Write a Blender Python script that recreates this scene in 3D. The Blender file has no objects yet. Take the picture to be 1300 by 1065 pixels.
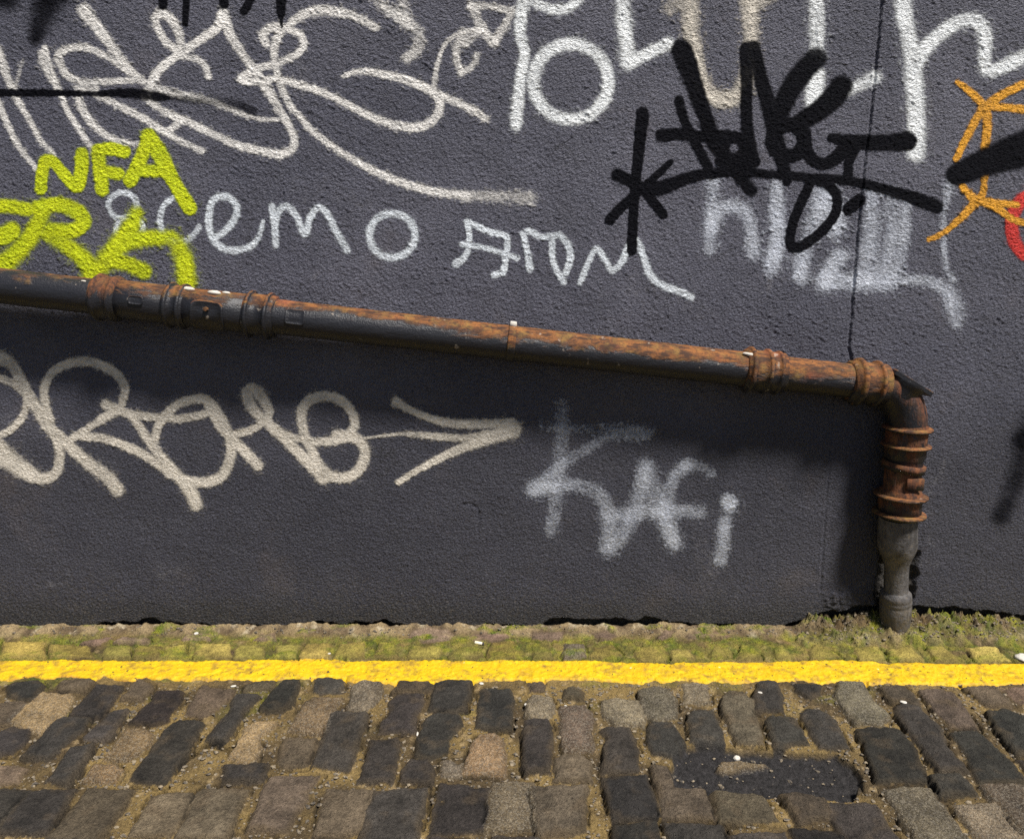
import bpy, math, random
import numpy as np
from mathutils import Vector, Matrix

R = np.random.RandomState(7)
random.seed(7)
scene = bpy.context.scene
COL = scene.collection

# ------------------------------------------------------------------ camera
F, CX, CY = 940.0, 650.0, 487.5          # focal length and optical centre of the photograph, in photo pixels
PITCH = math.radians(9.8)
D = 2.4                                   # metres from the wall
CP, SP = math.cos(PITCH), math.sin(PITCH)
H = D * math.tan(PITCH + math.atan((796 - CY) / F))

cam = bpy.data.cameras.new("camera")
cam.sensor_fit = 'HORIZONTAL'; cam.sensor_width = 36.0
cam.lens = 36.0 * F / 1300.0
cam.shift_y = -(532.5 - CY) / 1300.0
cam.clip_start = 0.05; cam.clip_end = 500
co = bpy.data.objects.new("camera", cam); COL.objects.link(co)
co.location = (0, -D, H); co.rotation_euler = (math.pi / 2 - PITCH, 0, 0)
scene.camera = co


def ray(px, py):
    u, v = (px - CX) / F, (CY - py) / F
    return u, CP + v * SP, -SP + v * CP


def at_wall(px, py, y=0.0):
    dx, dy, dz = ray(px, py); t = (y + D) / dy
    return Vector((dx * t, y, H + dz * t))


def at_ground(px, py, z=0.0):
    dx, dy, dz = ray(px, py); t = (z - H) / dz
    return np.array((dx * t, -D + dy * t))


def project(x, y, z):
    yy, zz = y + D, z - H
    d = yy * CP - zz * SP
    v = yy * SP + zz * CP
    return CX + F * x / d, CY - F * v / d


# ------------------------------------------------------------------ noise
_G = R.rand(256, 256) * 2 * np.pi
_GX, _GY = np.cos(_G), np.sin(_G)


def pn(x, y, seed=0):
    x = x + seed * 17.31; y = y + seed * 9.73
    xi = np.floor(x).astype(np.int64); yi = np.floor(y).astype(np.int64)
    fx = x - xi; fy = y - yi
    u = fx * fx * fx * (fx * (fx * 6 - 15) + 10); v = fy * fy * fy * (fy * (fy * 6 - 15) + 10)
    def g(i, j, ax, ay):
        a = (xi + i) & 255; b = (yi + j) & 255
        return _GX[a, b] * ax + _GY[a, b] * ay
    n00 = g(0, 0, fx, fy); n10 = g(1, 0, fx - 1, fy); n01 = g(0, 1, fx, fy - 1); n11 = g(1, 1, fx - 1, fy - 1)
    a = n00 + u * (n10 - n00); b = n01 + u * (n11 - n01)
    return (a + v * (b - a)) * 1.5


def fbm(x, y, seed=0, octv=4, gain=.5):
    s = 0; a = 1; f = 1
    for k in range(octv):
        s = s + a * pn(x * f, y * f, seed + k * 3); a *= gain; f *= 2.03
    return s


def sstep(a, b, x):
    t = np.clip((x - a) / (b - a), 0, 1); return t * t * (3 - 2 * t)


# ------------------------------------------------------------------ mesh helpers
def mesh_obj(name, verts, quads, mat, parent=None, attrs=None, smooth=True, tris=None):
    me = bpy.data.meshes.new(name)
    verts = np.asarray(verts, dtype=np.float32)
    me.vertices.add(len(verts)); me.vertices.foreach_set('co', verts.ravel())
    quads = np.asarray(quads, dtype=np.int32).reshape(-1, 4)
    nt = 0 if tris is None else len(tris)
    li = quads.ravel()
    st = np.arange(len(quads), dtype=np.int32) * 4
    if nt:
        tr = np.asarray(tris, dtype=np.int32).reshape(-1, 3)
        st = np.concatenate([st, len(li) + np.arange(nt, dtype=np.int32) * 3]); li = np.concatenate([li, tr.ravel()])
    me.loops.add(len(li)); me.loops.foreach_set('vertex_index', li.astype(np.int32))
    me.polygons.add(len(st)); me.polygons.foreach_set('loop_start', st.astype(np.int32))
    me.polygons.foreach_set('use_smooth', np.full(len(st), smooth, dtype=bool))
    for k, a in (attrs or {}).items():
        a = np.asarray(a, dtype=np.float32)
        if a.ndim == 1:
            me.attributes.new(k, 'FLOAT', 'POINT').data.foreach_set('value', a)
        else:
            a4 = np.ones((len(a), 4), dtype=np.float32); a4[:, :3] = a
            me.attributes.new(k, 'FLOAT_COLOR', 'POINT').data.foreach_set('color', a4.ravel())
    me.update(calc_edges=True); me.validate()
    me.materials.append(mat)
    o = bpy.data.objects.new(name, me); COL.objects.link(o)
    if parent: o.parent = parent
    return o


def tag(o, label=None, cat=None, group=None, kind=None):
    if label: o['label'] = label
    if cat: o['category'] = cat
    if group: o['group'] = group
    if kind: o['kind'] = kind
    return o


def empty(name, loc):
    o = bpy.data.objects.new(name, None); COL.objects.link(o); o.location = loc
    o.empty_display_size = .05
    return o


def lattice_faces(nx, ny, mask=None):
    i = np.arange((nx - 1) * (ny - 1)); r = i // (nx - 1); c = i % (nx - 1)
    a = r * nx + c
    q = np.stack([a, a + 1, a + nx + 1, a + nx], 1)
    if mask is not None:
        q = q[mask.ravel()[q].any(1)]
    return q


def sub(verts, quads):
    used = np.unique(quads); idx = np.full(len(verts), -1, dtype=np.int64); idx[used] = np.arange(len(used))
    return used, idx[quads]


# ------------------------------------------------------------------ material helpers
class NT:
    def __init__(s, name):
        s.m = bpy.data.materials.new(name); s.m.use_nodes = True
        s.t = s.m.node_tree; s.n = s.t.nodes; s.n.clear()
        s.out = s.n.new('ShaderNodeOutputMaterial'); s.b = s.n.new('ShaderNodeBsdfPrincipled')
        s.l(s.b.outputs[0], s.out.inputs[0])
        s.geo = s.n.new('ShaderNodeNewGeometry')
    def l(s, a, b): s.t.links.new(a, b)
    def put(s, sock, v):
        if hasattr(v, 'default_value') or isinstance(v, bpy.types.NodeSocket): s.l(v, sock)
        else: sock.default_value = v
    def mapping(s, scale=(1, 1, 1), rot=(0, 0, 0), src=None):
        m = s.n.new('ShaderNodeMapping'); m.inputs['Scale'].default_value = scale; m.inputs['Rotation'].default_value = rot
        s.l(src or s.geo.outputs['Position'], m.inputs[0]); return m.outputs[0]
    def noise(s, scale, detail=3, rough=.5, dist=0, vec=None, col=False):
        n = s.n.new('ShaderNodeTexNoise'); n.inputs['Scale'].default_value = scale; n.inputs['Detail'].default_value = detail
        n.inputs['Roughness'].default_value = rough; n.inputs['Distortion'].default_value = dist
        s.l(vec or s.geo.outputs['Position'], n.inputs['Vector']); return n.outputs['Color' if col else 'Fac']
    def voro(s, scale, vec=None, feature='F1', out='Distance'):
        n = s.n.new('ShaderNodeTexVoronoi'); n.feature = feature; n.inputs['Scale'].default_value = scale
        s.l(vec or s.geo.outputs['Position'], n.inputs['Vector']); return n.outputs[out]
    def math(s, op, a, b=0.0, c=None, clamp=False):
        n = s.n.new('ShaderNodeMath'); n.operation = op; n.use_clamp = clamp
        s.put(n.inputs[0], a); s.put(n.inputs[1], b)
        if c is not None: s.put(n.inputs[2], c)
        return n.outputs[0]
    def mr(s, v, a, b, c=0., d=1., smooth=False):
        n = s.n.new('ShaderNodeMapRange'); n.clamp = True
        if smooth: n.interpolation_type = 'SMOOTHSTEP'
        s.put(n.inputs[0], v)
        for k, x in enumerate((a, b, c, d)): s.put(n.inputs[k + 1], x)
        return n.outputs[0]
    def mix(s, f, a, b, mode='MIX'):
        n = s.n.new('ShaderNodeMix'); n.data_type = 'RGBA'; n.blend_type = mode
        s.put(n.inputs[0], f)
        for sk, v in ((n.inputs[6], a), (n.inputs[7], b)):
            if isinstance(v, tuple): sk.default_value = (*v, 1) if len(v) == 3 else v
            else: s.put(sk, v)
        return n.outputs[2]
    def attr(s, name, out='Fac'):
        n = s.n.new('ShaderNodeAttribute'); n.attribute_name = name; return n.outputs[out]
    def bump(s, h, dist, strength=1., normal=None):
        n = s.n.new('ShaderNodeBump'); n.inputs['Distance'].default_value = dist; n.inputs['Strength'].default_value = strength
        s.put(n.inputs['Height'], h)
        if normal is not None: s.l(normal, n.inputs['Normal'])
        return n.outputs[0]
    def sep(s, v):
        n = s.n.new('ShaderNodeSeparateXYZ'); s.l(v, n.inputs[0]); return n.outputs
    def set(s, col=None, rough=None, normal=None, alpha=None, spec=None, metal=None):
        for k, v in (('Base Color', col), ('Roughness', rough), ('Normal', normal), ('Alpha', alpha), ('Specular IOR Level', spec), ('Metallic', metal)):
            if v is None: continue
            if isinstance(v, tuple): s.b.inputs[k].default_value = (*v, 1)
            else: s.put(s.b.inputs[k], v)
        return s.m


def render_bump(t):
    """fine grain of the wall's render coat, shared by the bare wall and the paint on it"""
    v = t.mapping((1, 1, 1), (0, math.radians(24), 0))
    v2 = t.mapping((115, 115, 200), (0, 0, 0), src=v)
    warp = t.noise(38, 2)
    n1 = t.noise(1.0, 3, .55, .6, vec=v2)
    n2 = t.noise(330, 2, .6)
    h = t.math('ADD', t.math('MULTIPLY', n1, 1.0), t.math('MULTIPLY', n2, .22))
    h = t.math('ADD', h, t.math('MULTIPLY', warp, .35))
    return h


def mat_wall():
    t = NT('dark_render')
    h = render_bump(t)
    big = t.noise(1.6, 4, .55); mid = t.noise(9, 4, .6); fine = t.noise(160, 3, .6)
    c = t.mix(t.mr(big, .35, .65), (.078, .079, .107), (.120, .119, .152))
    c = t.mix(t.mr(mid, .45, .75, 0, .45), c, (.066, .065, .082))
    c = t.mix(t.math('MULTIPLY', t.attr('lower'), .72), c, t.mix(t.mr(mid, .35, .7), (.022, .022, .032), (.038, .038, .049)))  # dimmer light low on the wall, painted in as a darker tone
    c = t.mix(t.mr(fine, .5, .8, 0, .35), c, (.15, .148, .165))
    # faint brown stains, and a darker, dirt-splashed band towards the foot
    c = t.mix(t.mr(t.noise(3.3, 5, .65), .58, .75, 0, .35), c, (.12, .095, .085))
    # pale scuffs and thin hairline cracks
    sc = t.noise(2.4, 6, .7, .8)
    c = t.mix(t.math('MULTIPLY', t.mr(sc, .60, .70, 0, .4), t.mr(t.noise(55, 3), .42, .62)), c, (.23, .22, .23))
    wv = t.n.new('ShaderNodeVectorMath'); wv.operation = 'ADD'; t.l(t.geo.outputs['Position'], wv.inputs[0])
    sv = t.n.new('ShaderNodeVectorMath'); sv.operation = 'SCALE'; sv.inputs['Scale'].default_value = .16; t.l(t.noise(6, 4, .6, col=True), sv.inputs[0]); t.l(sv.outputs[0], wv.inputs[1])
    hc = t.voro(1.7, vec=wv.outputs[0], feature='DISTANCE_TO_EDGE')
    c = t.mix(t.math('MULTIPLY', t.mr(hc, .0, .0035, .75, 0), t.mr(t.noise(2.1, 2), .52, .6)), c, (.022, .021, .024))
    z = t.sep(t.geo.outputs['Position'])[2]
    foot = t.mr(t.math('ADD', z, t.math('MULTIPLY', mid, -.12)), -.05, .10, 1, 0, True)
    c = t.mix(t.math('MULTIPLY', foot, .75), c, (.028, .027, .026))
    spl = t.math('MULTIPLY', t.mr(t.math('ADD', z, t.math('MULTIPLY', t.noise(5, 5, .7), -.35)), -.12, .12, 1, 0, True), t.mr(t.noise(130, 4, .7), .5, .66))
    c = t.mix(t.math('MULTIPLY', spl, .45), c, (.13, .105, .07))
    raw = t.attr('raw')
    c = t.mix(raw, c, t.mix(mid, (.07, .06, .045), (.02, .018, .017)))
    return t.set(c, t.mr(fine, .3, .7, .5, .75), t.bump(h, .016, 1.), spec=.3)


def mat_paint(name, col, col2, speck=.5, rough=.6, spec=.3):
    t = NT(name)
    h = render_bump(t)
    cov = t.attr('cov')
    grain = t.noise(260, 2, .6)
    g = t.math('ADD', t.math('MULTIPLY', h, .62), t.math('MULTIPLY', grain, .3))   # raised grain takes more paint
    g = t.math('ADD', t.math('SUBTRACT', g, .62), t.math('MULTIPLY', t.attr('rel'), .30))
    a = t.math('ADD', cov, t.math('MULTIPLY', g, t.math('MULTIPLY', speck, t.math('SUBTRACT', 1.35, cov))))
    a = t.mr(a, .06, .94, 0, 1)
    a = t.math('MULTIPLY', a, t.mr(cov, .01, .10))
    c = t.mix(t.mr(t.noise(14, 3), .35, .65), col, col2)
    return t.set(c, rough, t.bump(h, .010, .9), a, spec=spec)


# ================================================================== WALL
xs = np.concatenate([np.linspace(-5, -2.05, 60, endpoint=False), np.arange(-2.05, 2.05, .0031), np.linspace(2.051, 5, 60)])
zs = np.concatenate([np.arange(-.06, 2.14, .0031), np.linspace(2.16, 3.4, 26)])
NX, NZ = len(xs), len(zs)
WX, WZ = np.meshgrid(xs, zs); WX = WX.ravel(); WZ = WZ.ravel()
WPX, WPY = project(WX, 0 * WX, WZ)
# trowelled stucco: wrinkles that lean and wander
ang = math.radians(24) + .5 * pn(WX * 2.2, WZ * 2.2, 5)
wx = WX + .006 * pn(WX * 38, WZ * 38, 2); wz = WZ + .006 * pn(WX * 38, WZ * 38, 3)
ca, sa = np.cos(math.radians(24)), np.sin(math.radians(24))
ux = wx * ca - wz * sa; uz = wx * sa + wz * ca
n_a = pn(ux * 56, uz * 100, 11); n_b = pn(ux * 100, uz * 155, 12)
wr = .55 * n_a + .95 * (np.abs(n_a) - .35) + .5 * n_b + .45 * (np.abs(n_b) - .3)
wr = np.clip(wr, -.62, 1.3) * (.9 + .25 * pn(WX * 5, WZ * 5, 14))
calm = sstep(.95, .55, WZ + .08 * pn(WX * 3, WZ * 3, 77))          # lower wall floated smoother; also masks the shade painted in there
disp = .0023 * wr * (1 - .40 * calm) + .0022 * pn(WX * 9, WZ * 9, 15) + .004 * pn(WX * 2.3, WZ * 2.3, 16)
raw = np.zeros(len(WX))


def seg_dist(pts, rad, X, Y):
    """distance to a polyline and the radius there"""
    best = np.full(X.shape, 1e9); br = np.full(X.shape, 1.0)
    for (a, b, ra, rb) in zip(pts[:-1], pts[1:], rad[:-1], rad[1:]):
        dx, dy = b - a; L = dx * dx + dy * dy + 1e-9
        t = np.clip(((X - a[0]) * dx + (Y - a[1]) * dy) / L, 0, 1)
        d = np.hypot(X - a[0] - t * dx, Y - a[1] - t * dy); r = ra + (rb - ra) * t
        m = d / r < best / br
        best = np.where(m, d, best); br = np.where(m, r, br)
    return best, br


# vertical joint, above and below the pipe
for line, w, dep in (([(1121, -60), (1119, 0), (1112, 80), (1105, 150), (1098, 205), (1093, 250), (1085, 340), (1081, 400), (1077, 440), (1083, 465)], 1.9, .0075),
                     ([(1060, 500), (1056, 560), (1050, 620), (1045, 690), (1041, 750)], 1.3, .0035)):
    P = np.array(line, float)
    m = (WPX > P[:, 0].min() - 12) & (WPX < P[:, 0].max() + 12) & (WPY > P[:, 1].min() - 12) & (WPY < P[:, 1].max() + 12)
    d, _ = seg_dist(P, np.ones(len(P)), WPX[m] + .8 * pn(WPY[m] * .12, WPY[m] * 0, 8), WPY[m])
    disp[m] -= dep * sstep(w + 1.2, w - .9, d) - .0012 * sstep(5.5, 2.5, d)
    # flush trowel edge beside the joint
# short hairline crack
P = np.array([(585, 640), (600, 640), (607, 645), (608, 662), (606, 680)], float)
m = (abs(WPX - 600) < 40) & (abs(WPY - 660) < 50)
d, _ = seg_dist(P, np.ones(len(P)), WPX[m] + 1.5 * pn(WPX[m] * .1, WPY[m] * .1, 4), WPY[m])
disp[m] -= .0025 * sstep(2.2, .6, d)
# broken foot of the render coat
EDGE = np.array([(-400, 803), (0, 801), (60, 798), (90, 794), (130, 789), (200, 786), (240, 790), (300, 791), (345, 794), (400, 788), (440, 792), (480, 788), (530, 793),
                 (560, 795), (640, 791), (680, 795), (700, 784), (770, 787), (830, 782), (850, 790), (900, 791), (960, 795), (1000, 793), (1015, 786), (1040, 776),
                 (1060, 772), (1100, 767), (1150, 768), (1180, 766), (1200, 768), (1240, 774), (1300, 780), (1700, 790)], float)
ey = np.interp(WPX, EDGE[:, 0], EDGE[:, 1]) + 2.5 + 3.2 * fbm(WPX * .03, WPX * 0, 21, 4, .7)
under = sstep(-1.5, 1.8, WPY - ey)
disp -= under * (.026 + .012 * pn(WX * 25, WZ * 25, 31))
raw = np.maximum(raw, under)
# hacked-out chase round the foot of the downpipe
cxm = np.interp(WPY, [690, 775], [1139, 1136])
half = 23 + 7 * fbm(WX * 7, WZ * 9, 41, 3, .5)
ch = sstep(half + 3, half - 3, np.abs(WPX - cxm)) * sstep(694, 704, WPY + 4 * pn(WPX * .1, WPY * .1, 3))
disp -= ch * (.022 + .008 * pn(WX * 40, WZ * 40, 6)); raw = np.maximum(raw, ch * .9)
# ragged mortar lumps left of the downpipe foot
lump = sstep(1035, 1060, WPX) * sstep(1130, 1118, WPX) * sstep(744, 757, WPY + 6 * fbm(WPX * .05, WPY * .05, 51, 3, .6))
disp += lump * .010 * (1 - under) * (.5 + .9 * np.abs(fbm(WX * 30, WZ * 30, 52, 3, .6)))
WY = -disp
wall_v = np.stack([WX, WY, WZ], 1)
wall_q = lattice_faces(NX, NZ)
# back and edges so the wall is a solid slab
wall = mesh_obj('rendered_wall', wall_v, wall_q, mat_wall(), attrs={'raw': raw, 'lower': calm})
tag(wall, 'dark grey rough rendered wall covered in spray-painted graffiti behind the rusty pipe', 'wall')
bk = []; bf = []
def box_arrays(x0, x1, y0, y1, z0, z1):
    v = [(x, y, z) for x in (x0, x1) for y in (y0, y1) for z in (z0, z1)]
    f = [(0, 1, 3, 2), (4, 6, 7, 5), (0, 4, 5, 1), (2, 3, 7, 6), (0, 2, 6, 4), (1, 5, 7, 3)]
    return v, f
v, f = box_arrays(-5, 5, .075, .35, -.3, 3.4)
plain = NT('masonry'); mason = plain.set(plain.mix(plain.noise(8, 4), (.06, .055, .055), (.10, .09, .085)), .9, plain.bump(plain.noise(60, 4), .01))
core = mesh_obj('wall_core', v, f, mason, wall, smooth=False)

# ------------------------------------------------------------------ graffiti
def catmull(pts, n=7):
    P = np.array(pts, float)
    if len(P) < 3: 
        t = np.linspace(0, 1, 8)[:, None]; return P[0] * (1 - t) + P[-1] * t
    Q = np.vstack([2 * P[0] - P[1], P, 2 * P[-1] - P[-2]])
    out = []
    for i in range(1, len(Q) - 2):
        p0, p1, p2, p3 = Q[i - 1], Q[i], Q[i + 1], Q[i + 2]
        for t in np.linspace(0, 1, n, endpoint=False):
            out.append(.5 * ((2 * p1) + (-p0 + p2) * t + (2 * p0 - 5 * p1 + 4 * p2 - p3) * t * t + (-p0 + 3 * p1 - 3 * p2 + p3) * t ** 3))
    out.append(Q[-2]); return np.array(out)


def ell(cx, cy, rx, ry, a0=0, a1=360, n=18, rot=0):
    o = []
    for k in range(n + 1):
        a = math.radians(a0 + (a1 - a0) * k / n); x, y = rx * math.cos(a), ry * math.sin(a)
        c, s = math.cos(math.radians(rot)), math.sin(math.radians(rot))
        o.append((cx + c * x - s * y, cy + s * x + c * y))
    return o


def coverage(strokes, rs=1.0, jit=1.0):
    """strokes: (points, radius or (start,...,end), softness 0..1, opacity) -> paint coverage on the wall lattice"""
    cov = np.zeros(len(WX))
    for pts, rad, soft, op in strokes:
        C = catmull(pts) if len(pts) > 1 else np.array([pts[0], (pts[0][0] + .5, pts[0][1])], float)
        rad = [rad, rad] if not isinstance(rad, (tuple, list)) else list(rad)
        rr = np.interp(np.linspace(0, 1, len(C)), np.linspace(0, 1, len(rad)), rad) * rs
        pad = max(rr) * (1 + soft * 1.8) + 4
        m = (WPX > C[:, 0].min() - pad) & (WPX < C[:, 0].max() + pad) & (WPY > C[:, 1].min() - pad) & (WPY < C[:, 1].max() + pad)
        idx = np.nonzero(m)[0]
        if not len(idx): continue
        X = WPX[idx] + jit * pn(WX[idx] * 70, WZ[idx] * 70, 61); Y = WPY[idx] + jit * pn(WX[idx] * 70, WZ[idx] * 70, 62)
        d, r = seg_dist(C, rr, X, Y)
        q = d / r
        c = op * sstep(1 + soft * 1.0, 1 - soft * .85, q)
        dens = .93 + .30 * pn(WX[idx] * 11, WZ[idx] * 11, 63) + .16 * pn(WX[idx] * 45, WZ[idx] * 45, 64)
        c = c * np.clip(1 - (1 - dens) * (.35 + soft), .45, 1.0)
        # stray specks of overspray
        c = np.maximum(c, .75 * op * sstep(.62, .85, pn(WX[idx] * 210, WZ[idx] * 210, 65)) * sstep(2.3, .9, q) * min(1, soft * 1.4))
        c = np.maximum(c, op * .22 * soft * sstep(2.7, .9, q))
        cov[idx] = np.maximum(cov[idx], c) if op > .8 else 1 - (1 - cov[idx]) * (1 - c)
    return np.clip(cov, 0, 1)


_layer = [0]
ALLF = wall_q
def graffiti(strokes, mat, label, rs=1.0, jit=1.0, name='graffiti'):
    cov = coverage(strokes, rs, jit) * (1 - np.clip(raw, 0, 1))
    m = cov > .012
    q = ALLF[m[ALLF].any(1)]
    used, q = sub(wall_v, q)
    _layer[0] += 1
    vv = wall_v[used].copy(); vv[:, 1] -= .0002 + .00011 * _layer[0]
    o = mesh_obj(name, vv, q, mat, wall, attrs={'cov': cov[used], 'rel': wr[used] * (1 - .4 * calm[used])})
    o['label'] = label
    return o


cream = mat_paint('cream_spray', (.82, .79, .75), (.71, .68, .64), 1.0)
cool = mat_paint('white_spray', (.84, .86, .86), (.76, .78, .79), .7)
marker = mat_paint('pale_marker', (.66, .70, .74), (.58, .62, .66), .55)
pale = mat_paint('thin_pale_spray', (.62, .65, .72), (.55, .58, .66), 1.0)
limey = mat_paint('lime_spray', (.56, .62, .006), (.48, .56, .006), .6)
black = mat_paint('black_spray', (.0025, .0025, .0045), (.004, .004, .0065), .2, .7, .06)
orange = mat_paint('orange_spray', (.72, .33, .015), (.62, .28, .015), .55)
redp = mat_paint('red_spray', (.62, .03, .02), (.5, .025, .02), .5)
tan = mat_paint('tan_spray', (.68, .62, .53), (.58, .53, .45), .95)

A = [
 ([(-12, 45), (0, 71), (9, 98), (17, 115), (24, 131), (38, 154), (51, 178), (68, 197)], (5, 6, 5, 5, 4, 3.5, 4), .55, .85),
 ([(-10, 112), (0, 135), (10, 158), (20, 180), (34, 200), (46, 214)], (4, 4.5, 3.5), .55, .85),
 ([(28, 78), (24, 92), (20, 110)], 3, .8, .45),
 ([(57, 62), (57, 78), (64, 94), (75, 116), (86, 143), (101, 165), (118, 192)], (5, 9, 5.5, 4, 4, 3.5), .55, .9),
 ([(180, 102), (158, 103), (130, 104), (105, 105), (86, 96), (76, 82), (74, 69), (87, 62), (106, 60), (130, 69), (150, 82), (166, 94), (182, 104)], (4, 4.5, 5, 5, 6, 5, 4.5, 4, 5), .55, .85),
 ([(107, 14), (119, 29), (138, 54), (155, 77), (170, 93), (184, 104)], (10, 8, 6, 5, 4), .55, .9),
 ([(97, 112), (110, 114), (122, 113)], 4, .6, .85),
 ([(99, 124), (105, 140), (119, 160), (138, 174), (158, 181), (176, 183)], (6, 5, 4.5), .55, .85),
 ([(122, 121), (150, 134), (180, 150), (205, 165), (230, 180), (257, 192)], (4, 5, 5, 4.5, 4), .55, .9),
 ([(228, 66), (212, 55), (201, 38), (197, 24), (204, 18), (216, 24), (226, 40), (229, 55), (227, 68)], (6, 5, 7, 6, 5.5), .55, .92),
 ([(283, 18), (277, 34), (255, 50), (230, 67), (210, 82), (198, 95), (189, 112), (184, 122)], (8, 6, 6, 6.5, 6.5), .5, .95),
 ([(283, 18), (291, 42), (305, 65), (320, 86), (332, 102), (345, 122), (358, 145), (368, 162), (374, 178), (370, 190), (355, 196), (335, 193), (300, 184), (270, 170), (240, 156), (215, 145), (195, 133), (184, 122)], (8, 6, 6, 7, 5, 5, 6, 6, 5, 5, 5, 5), .55, .92),
 ([(230, 72), (248, 75), (260, 84), (265, 98)], (4, 5, 4), .6, .85),
 ([(200, 113), (230, 121), (265, 128), (290, 138), (315, 148), (335, 152), (353, 152)], (6, 5, 4, 3, 3), .6, .85),
 ([(213, 167), (229, 154)], 4.5, .6, .8),
 ([(338, 56), (334, 45), (343, 36), (356, 34), (366, 38), (380, 43), (386, 55), (380, 67), (365, 75), (348, 83), (331, 86), (311, 96), (307, 102), (320, 104), (343, 101), (360, 102), (380, 108), (400, 114), (419, 122), (441, 133), (464, 145), (485, 154), (505, 160), (528, 162), (546, 156), (557, 142), (558, 128), (550, 117), (535, 109), (513, 101), (490, 95), (466, 91), (450, 92), (436, 97)], (6, 6, 4.5, 5, 5, 6, 5, 5, 5, 5, 6, 6, 6.5, 6, 5, 3), .5, .95),
 ([(550, 117), (575, 128), (600, 140), (617, 151)], (5, 5.5, 5), .6, .9),
 ([(360, 36), (352, 49), (348, 66), (350, 84), (354, 101), (360, 118), (369, 135), (380, 148), (395, 165), (413, 180), (432, 193), (452, 205), (481, 220), (515, 234), (555, 244), (592, 249)], (6, 5.5, 5, 4.5, 4.5, 5, 5.5, 6), .55, .92),
 ([(592, 249), (633, 250), (672, 252)], (6, 9), .9, .55),
 ([(364, 36), (375, 25), (390, 17), (410, 14), (440, 18), (460, 26), (478, 36)], (5, 6, 7, 6, 5), .6, .9),
 ([(470, -6), (494, 14), (513, 26), (528, 38), (533, 53), (528, 64), (517, 74)], (6, 7, 8, 7), .8, .72),
 ([(513, -8), (512, 12), (516, 28)], 9, .9, .5),
 ([(597, 8), (624, 9), (650, 15)], 4.5, .7, .75), ([(650, 15), (638, 38), (627, 55)], 5, .7, .75), ([(599, 8), (611, 34), (627, 55)], 6, .7, .8),
 ([(612, 38), (588, 41), (567, 54), (556, 80), (550, 112)], (4, 3, 3.5), .6, .75), ([(588, 41), (580, 60), (580, 76), (586, 92)], 5, .8, .7),
 ([(586, 92), (599, 85), (606, 70)], 4.5, .8, .65), ([(612, 38), (600, 46), (590, 56)], 6, .8, .65),
]
B = [
 (ell(725, 104, 48, 48), (8, 8, 8.5, 8), .6, .97),
 ([(668, -14), (664, 5), (660, 40), (666, 68), (661, 100), (655, 158)], (7, 8, 7, 7, 8), .6, .97),
 ([(676, 2), (695, 11), (712, 13), (726, 8), (738, -4)], 6.5, .6, .95),
 ([(790, -10), (792, 25), (795, 50), (797, 76)], (9, 10, 9, 11), .75, .88),
 ([(797, 79), (815, 72), (833, 63), (848, 56)], (11, 8, 8, 9), .55, .97),
 ([(1036, -12), (1037, 30), (1037, 70)], (9, 10, 9), .7, .95), ([(1039, 95), (1034, 116), (1030, 130)], (9, 12, 8), .6, .98),
 ([(1078, 114), (1095, 107), (1110, 98)], (8, 8, 9), .7, .93),
 ([(1143, -14), (1149, 28), (1156, 65), (1160, 100), (1163, 140), (1164, 175), (1163, 194)], (11, 11, 11, 12, 12, 11, 12), .65, .96),
 ([(1160, 90), (1172, 65), (1190, 47), (1210, 32), (1234, 26), (1248, 37), (1251, 55), (1250, 74), (1254, 90), (1272, 86), (1300, 72), (1325, 60)], (10, 9, 9, 10, 9, 8.5, 9, 9), .65, .95),
]
U = [
 ([(877, -12), (876, 15), (878, 48)], (9, 10, 9), .9, .85), ([(952, -12), (952, 20), (954, 50)], (9, 10, 8), .9, .85),
 ([(880, 50), (885, 85), (893, 108), (905, 122), (920, 126), (936, 122), (946, 106), (952, 80), (954, 50)], (9, 9, 9, 10, 10, 10, 9, 9), .75, .94),
 ([(958, 8), (976, -2)], 7, .8, .7), ([(850, 10), (866, -4)], 9, .9, .4),
]
Cm = [
 (ell(156, 261, 18, 16), 4.2, .45, .95), (ell(165, 292, 17, 17), 4.2, .45, .95),
 ([(221, 250), (207, 263), (204, 285), (213, 303), (230, 308), (244, 301), (253, 288)], (4, 4.5, 4.5, 4), .5, .93),
 ([(270, 303), (284, 295), (298, 278), (300, 261), (288, 250), (272, 253), (265, 274), (268, 298), (281, 314), (301, 318), (321, 311), (331, 295), (334, 281)], (4.5, 5, 5, 5, 5, 4.5, 3), .5, .93),
 ([(345, 262), (349, 285), (350, 311)], 5, .5, .93),
 ([(349, 290), (354, 269), (364, 262), (376, 274), (387, 298), (393, 278), (403, 264), (415, 271), (427, 294), (441, 318)], 4.8, .5, .93),
 (ell(498, 299, 29, 28, 270, 640), 5.2, .5, .95),
 ([(593, 281), (596, 305), (591, 325), (579, 335)], (4.5, 4, 6), .4, .97), ([(593, 281), (620, 294), (643, 301), (642, 325), (639, 345), (627, 349)], 4.5, .4, .97), ([(586, 310), (620, 316), (657, 328)], 4, .4, .97),
 ([(664, 297), (669, 318), (673, 341)], (4, 4.5, 5.5), .4, .97), ([(664, 296), (674, 294), (687, 301), (711, 299)], 4.5, .4, .97),
 ([(701, 301), (701, 325), (706, 342), (716, 358)], 4.5, .4, .97), ([(711, 299), (721, 311), (724, 328), (718, 346)], 5, .4, .97),
 ([(736, 359), (745, 338), (757, 316), (768, 330), (777, 343), (788, 334), (797, 315), (806, 305), (812, 312), (818, 330), (826, 350), (840, 362), (860, 369), (877, 377)], (4, 4.5, 5, 5, 5), .45, .97),
]
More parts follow.
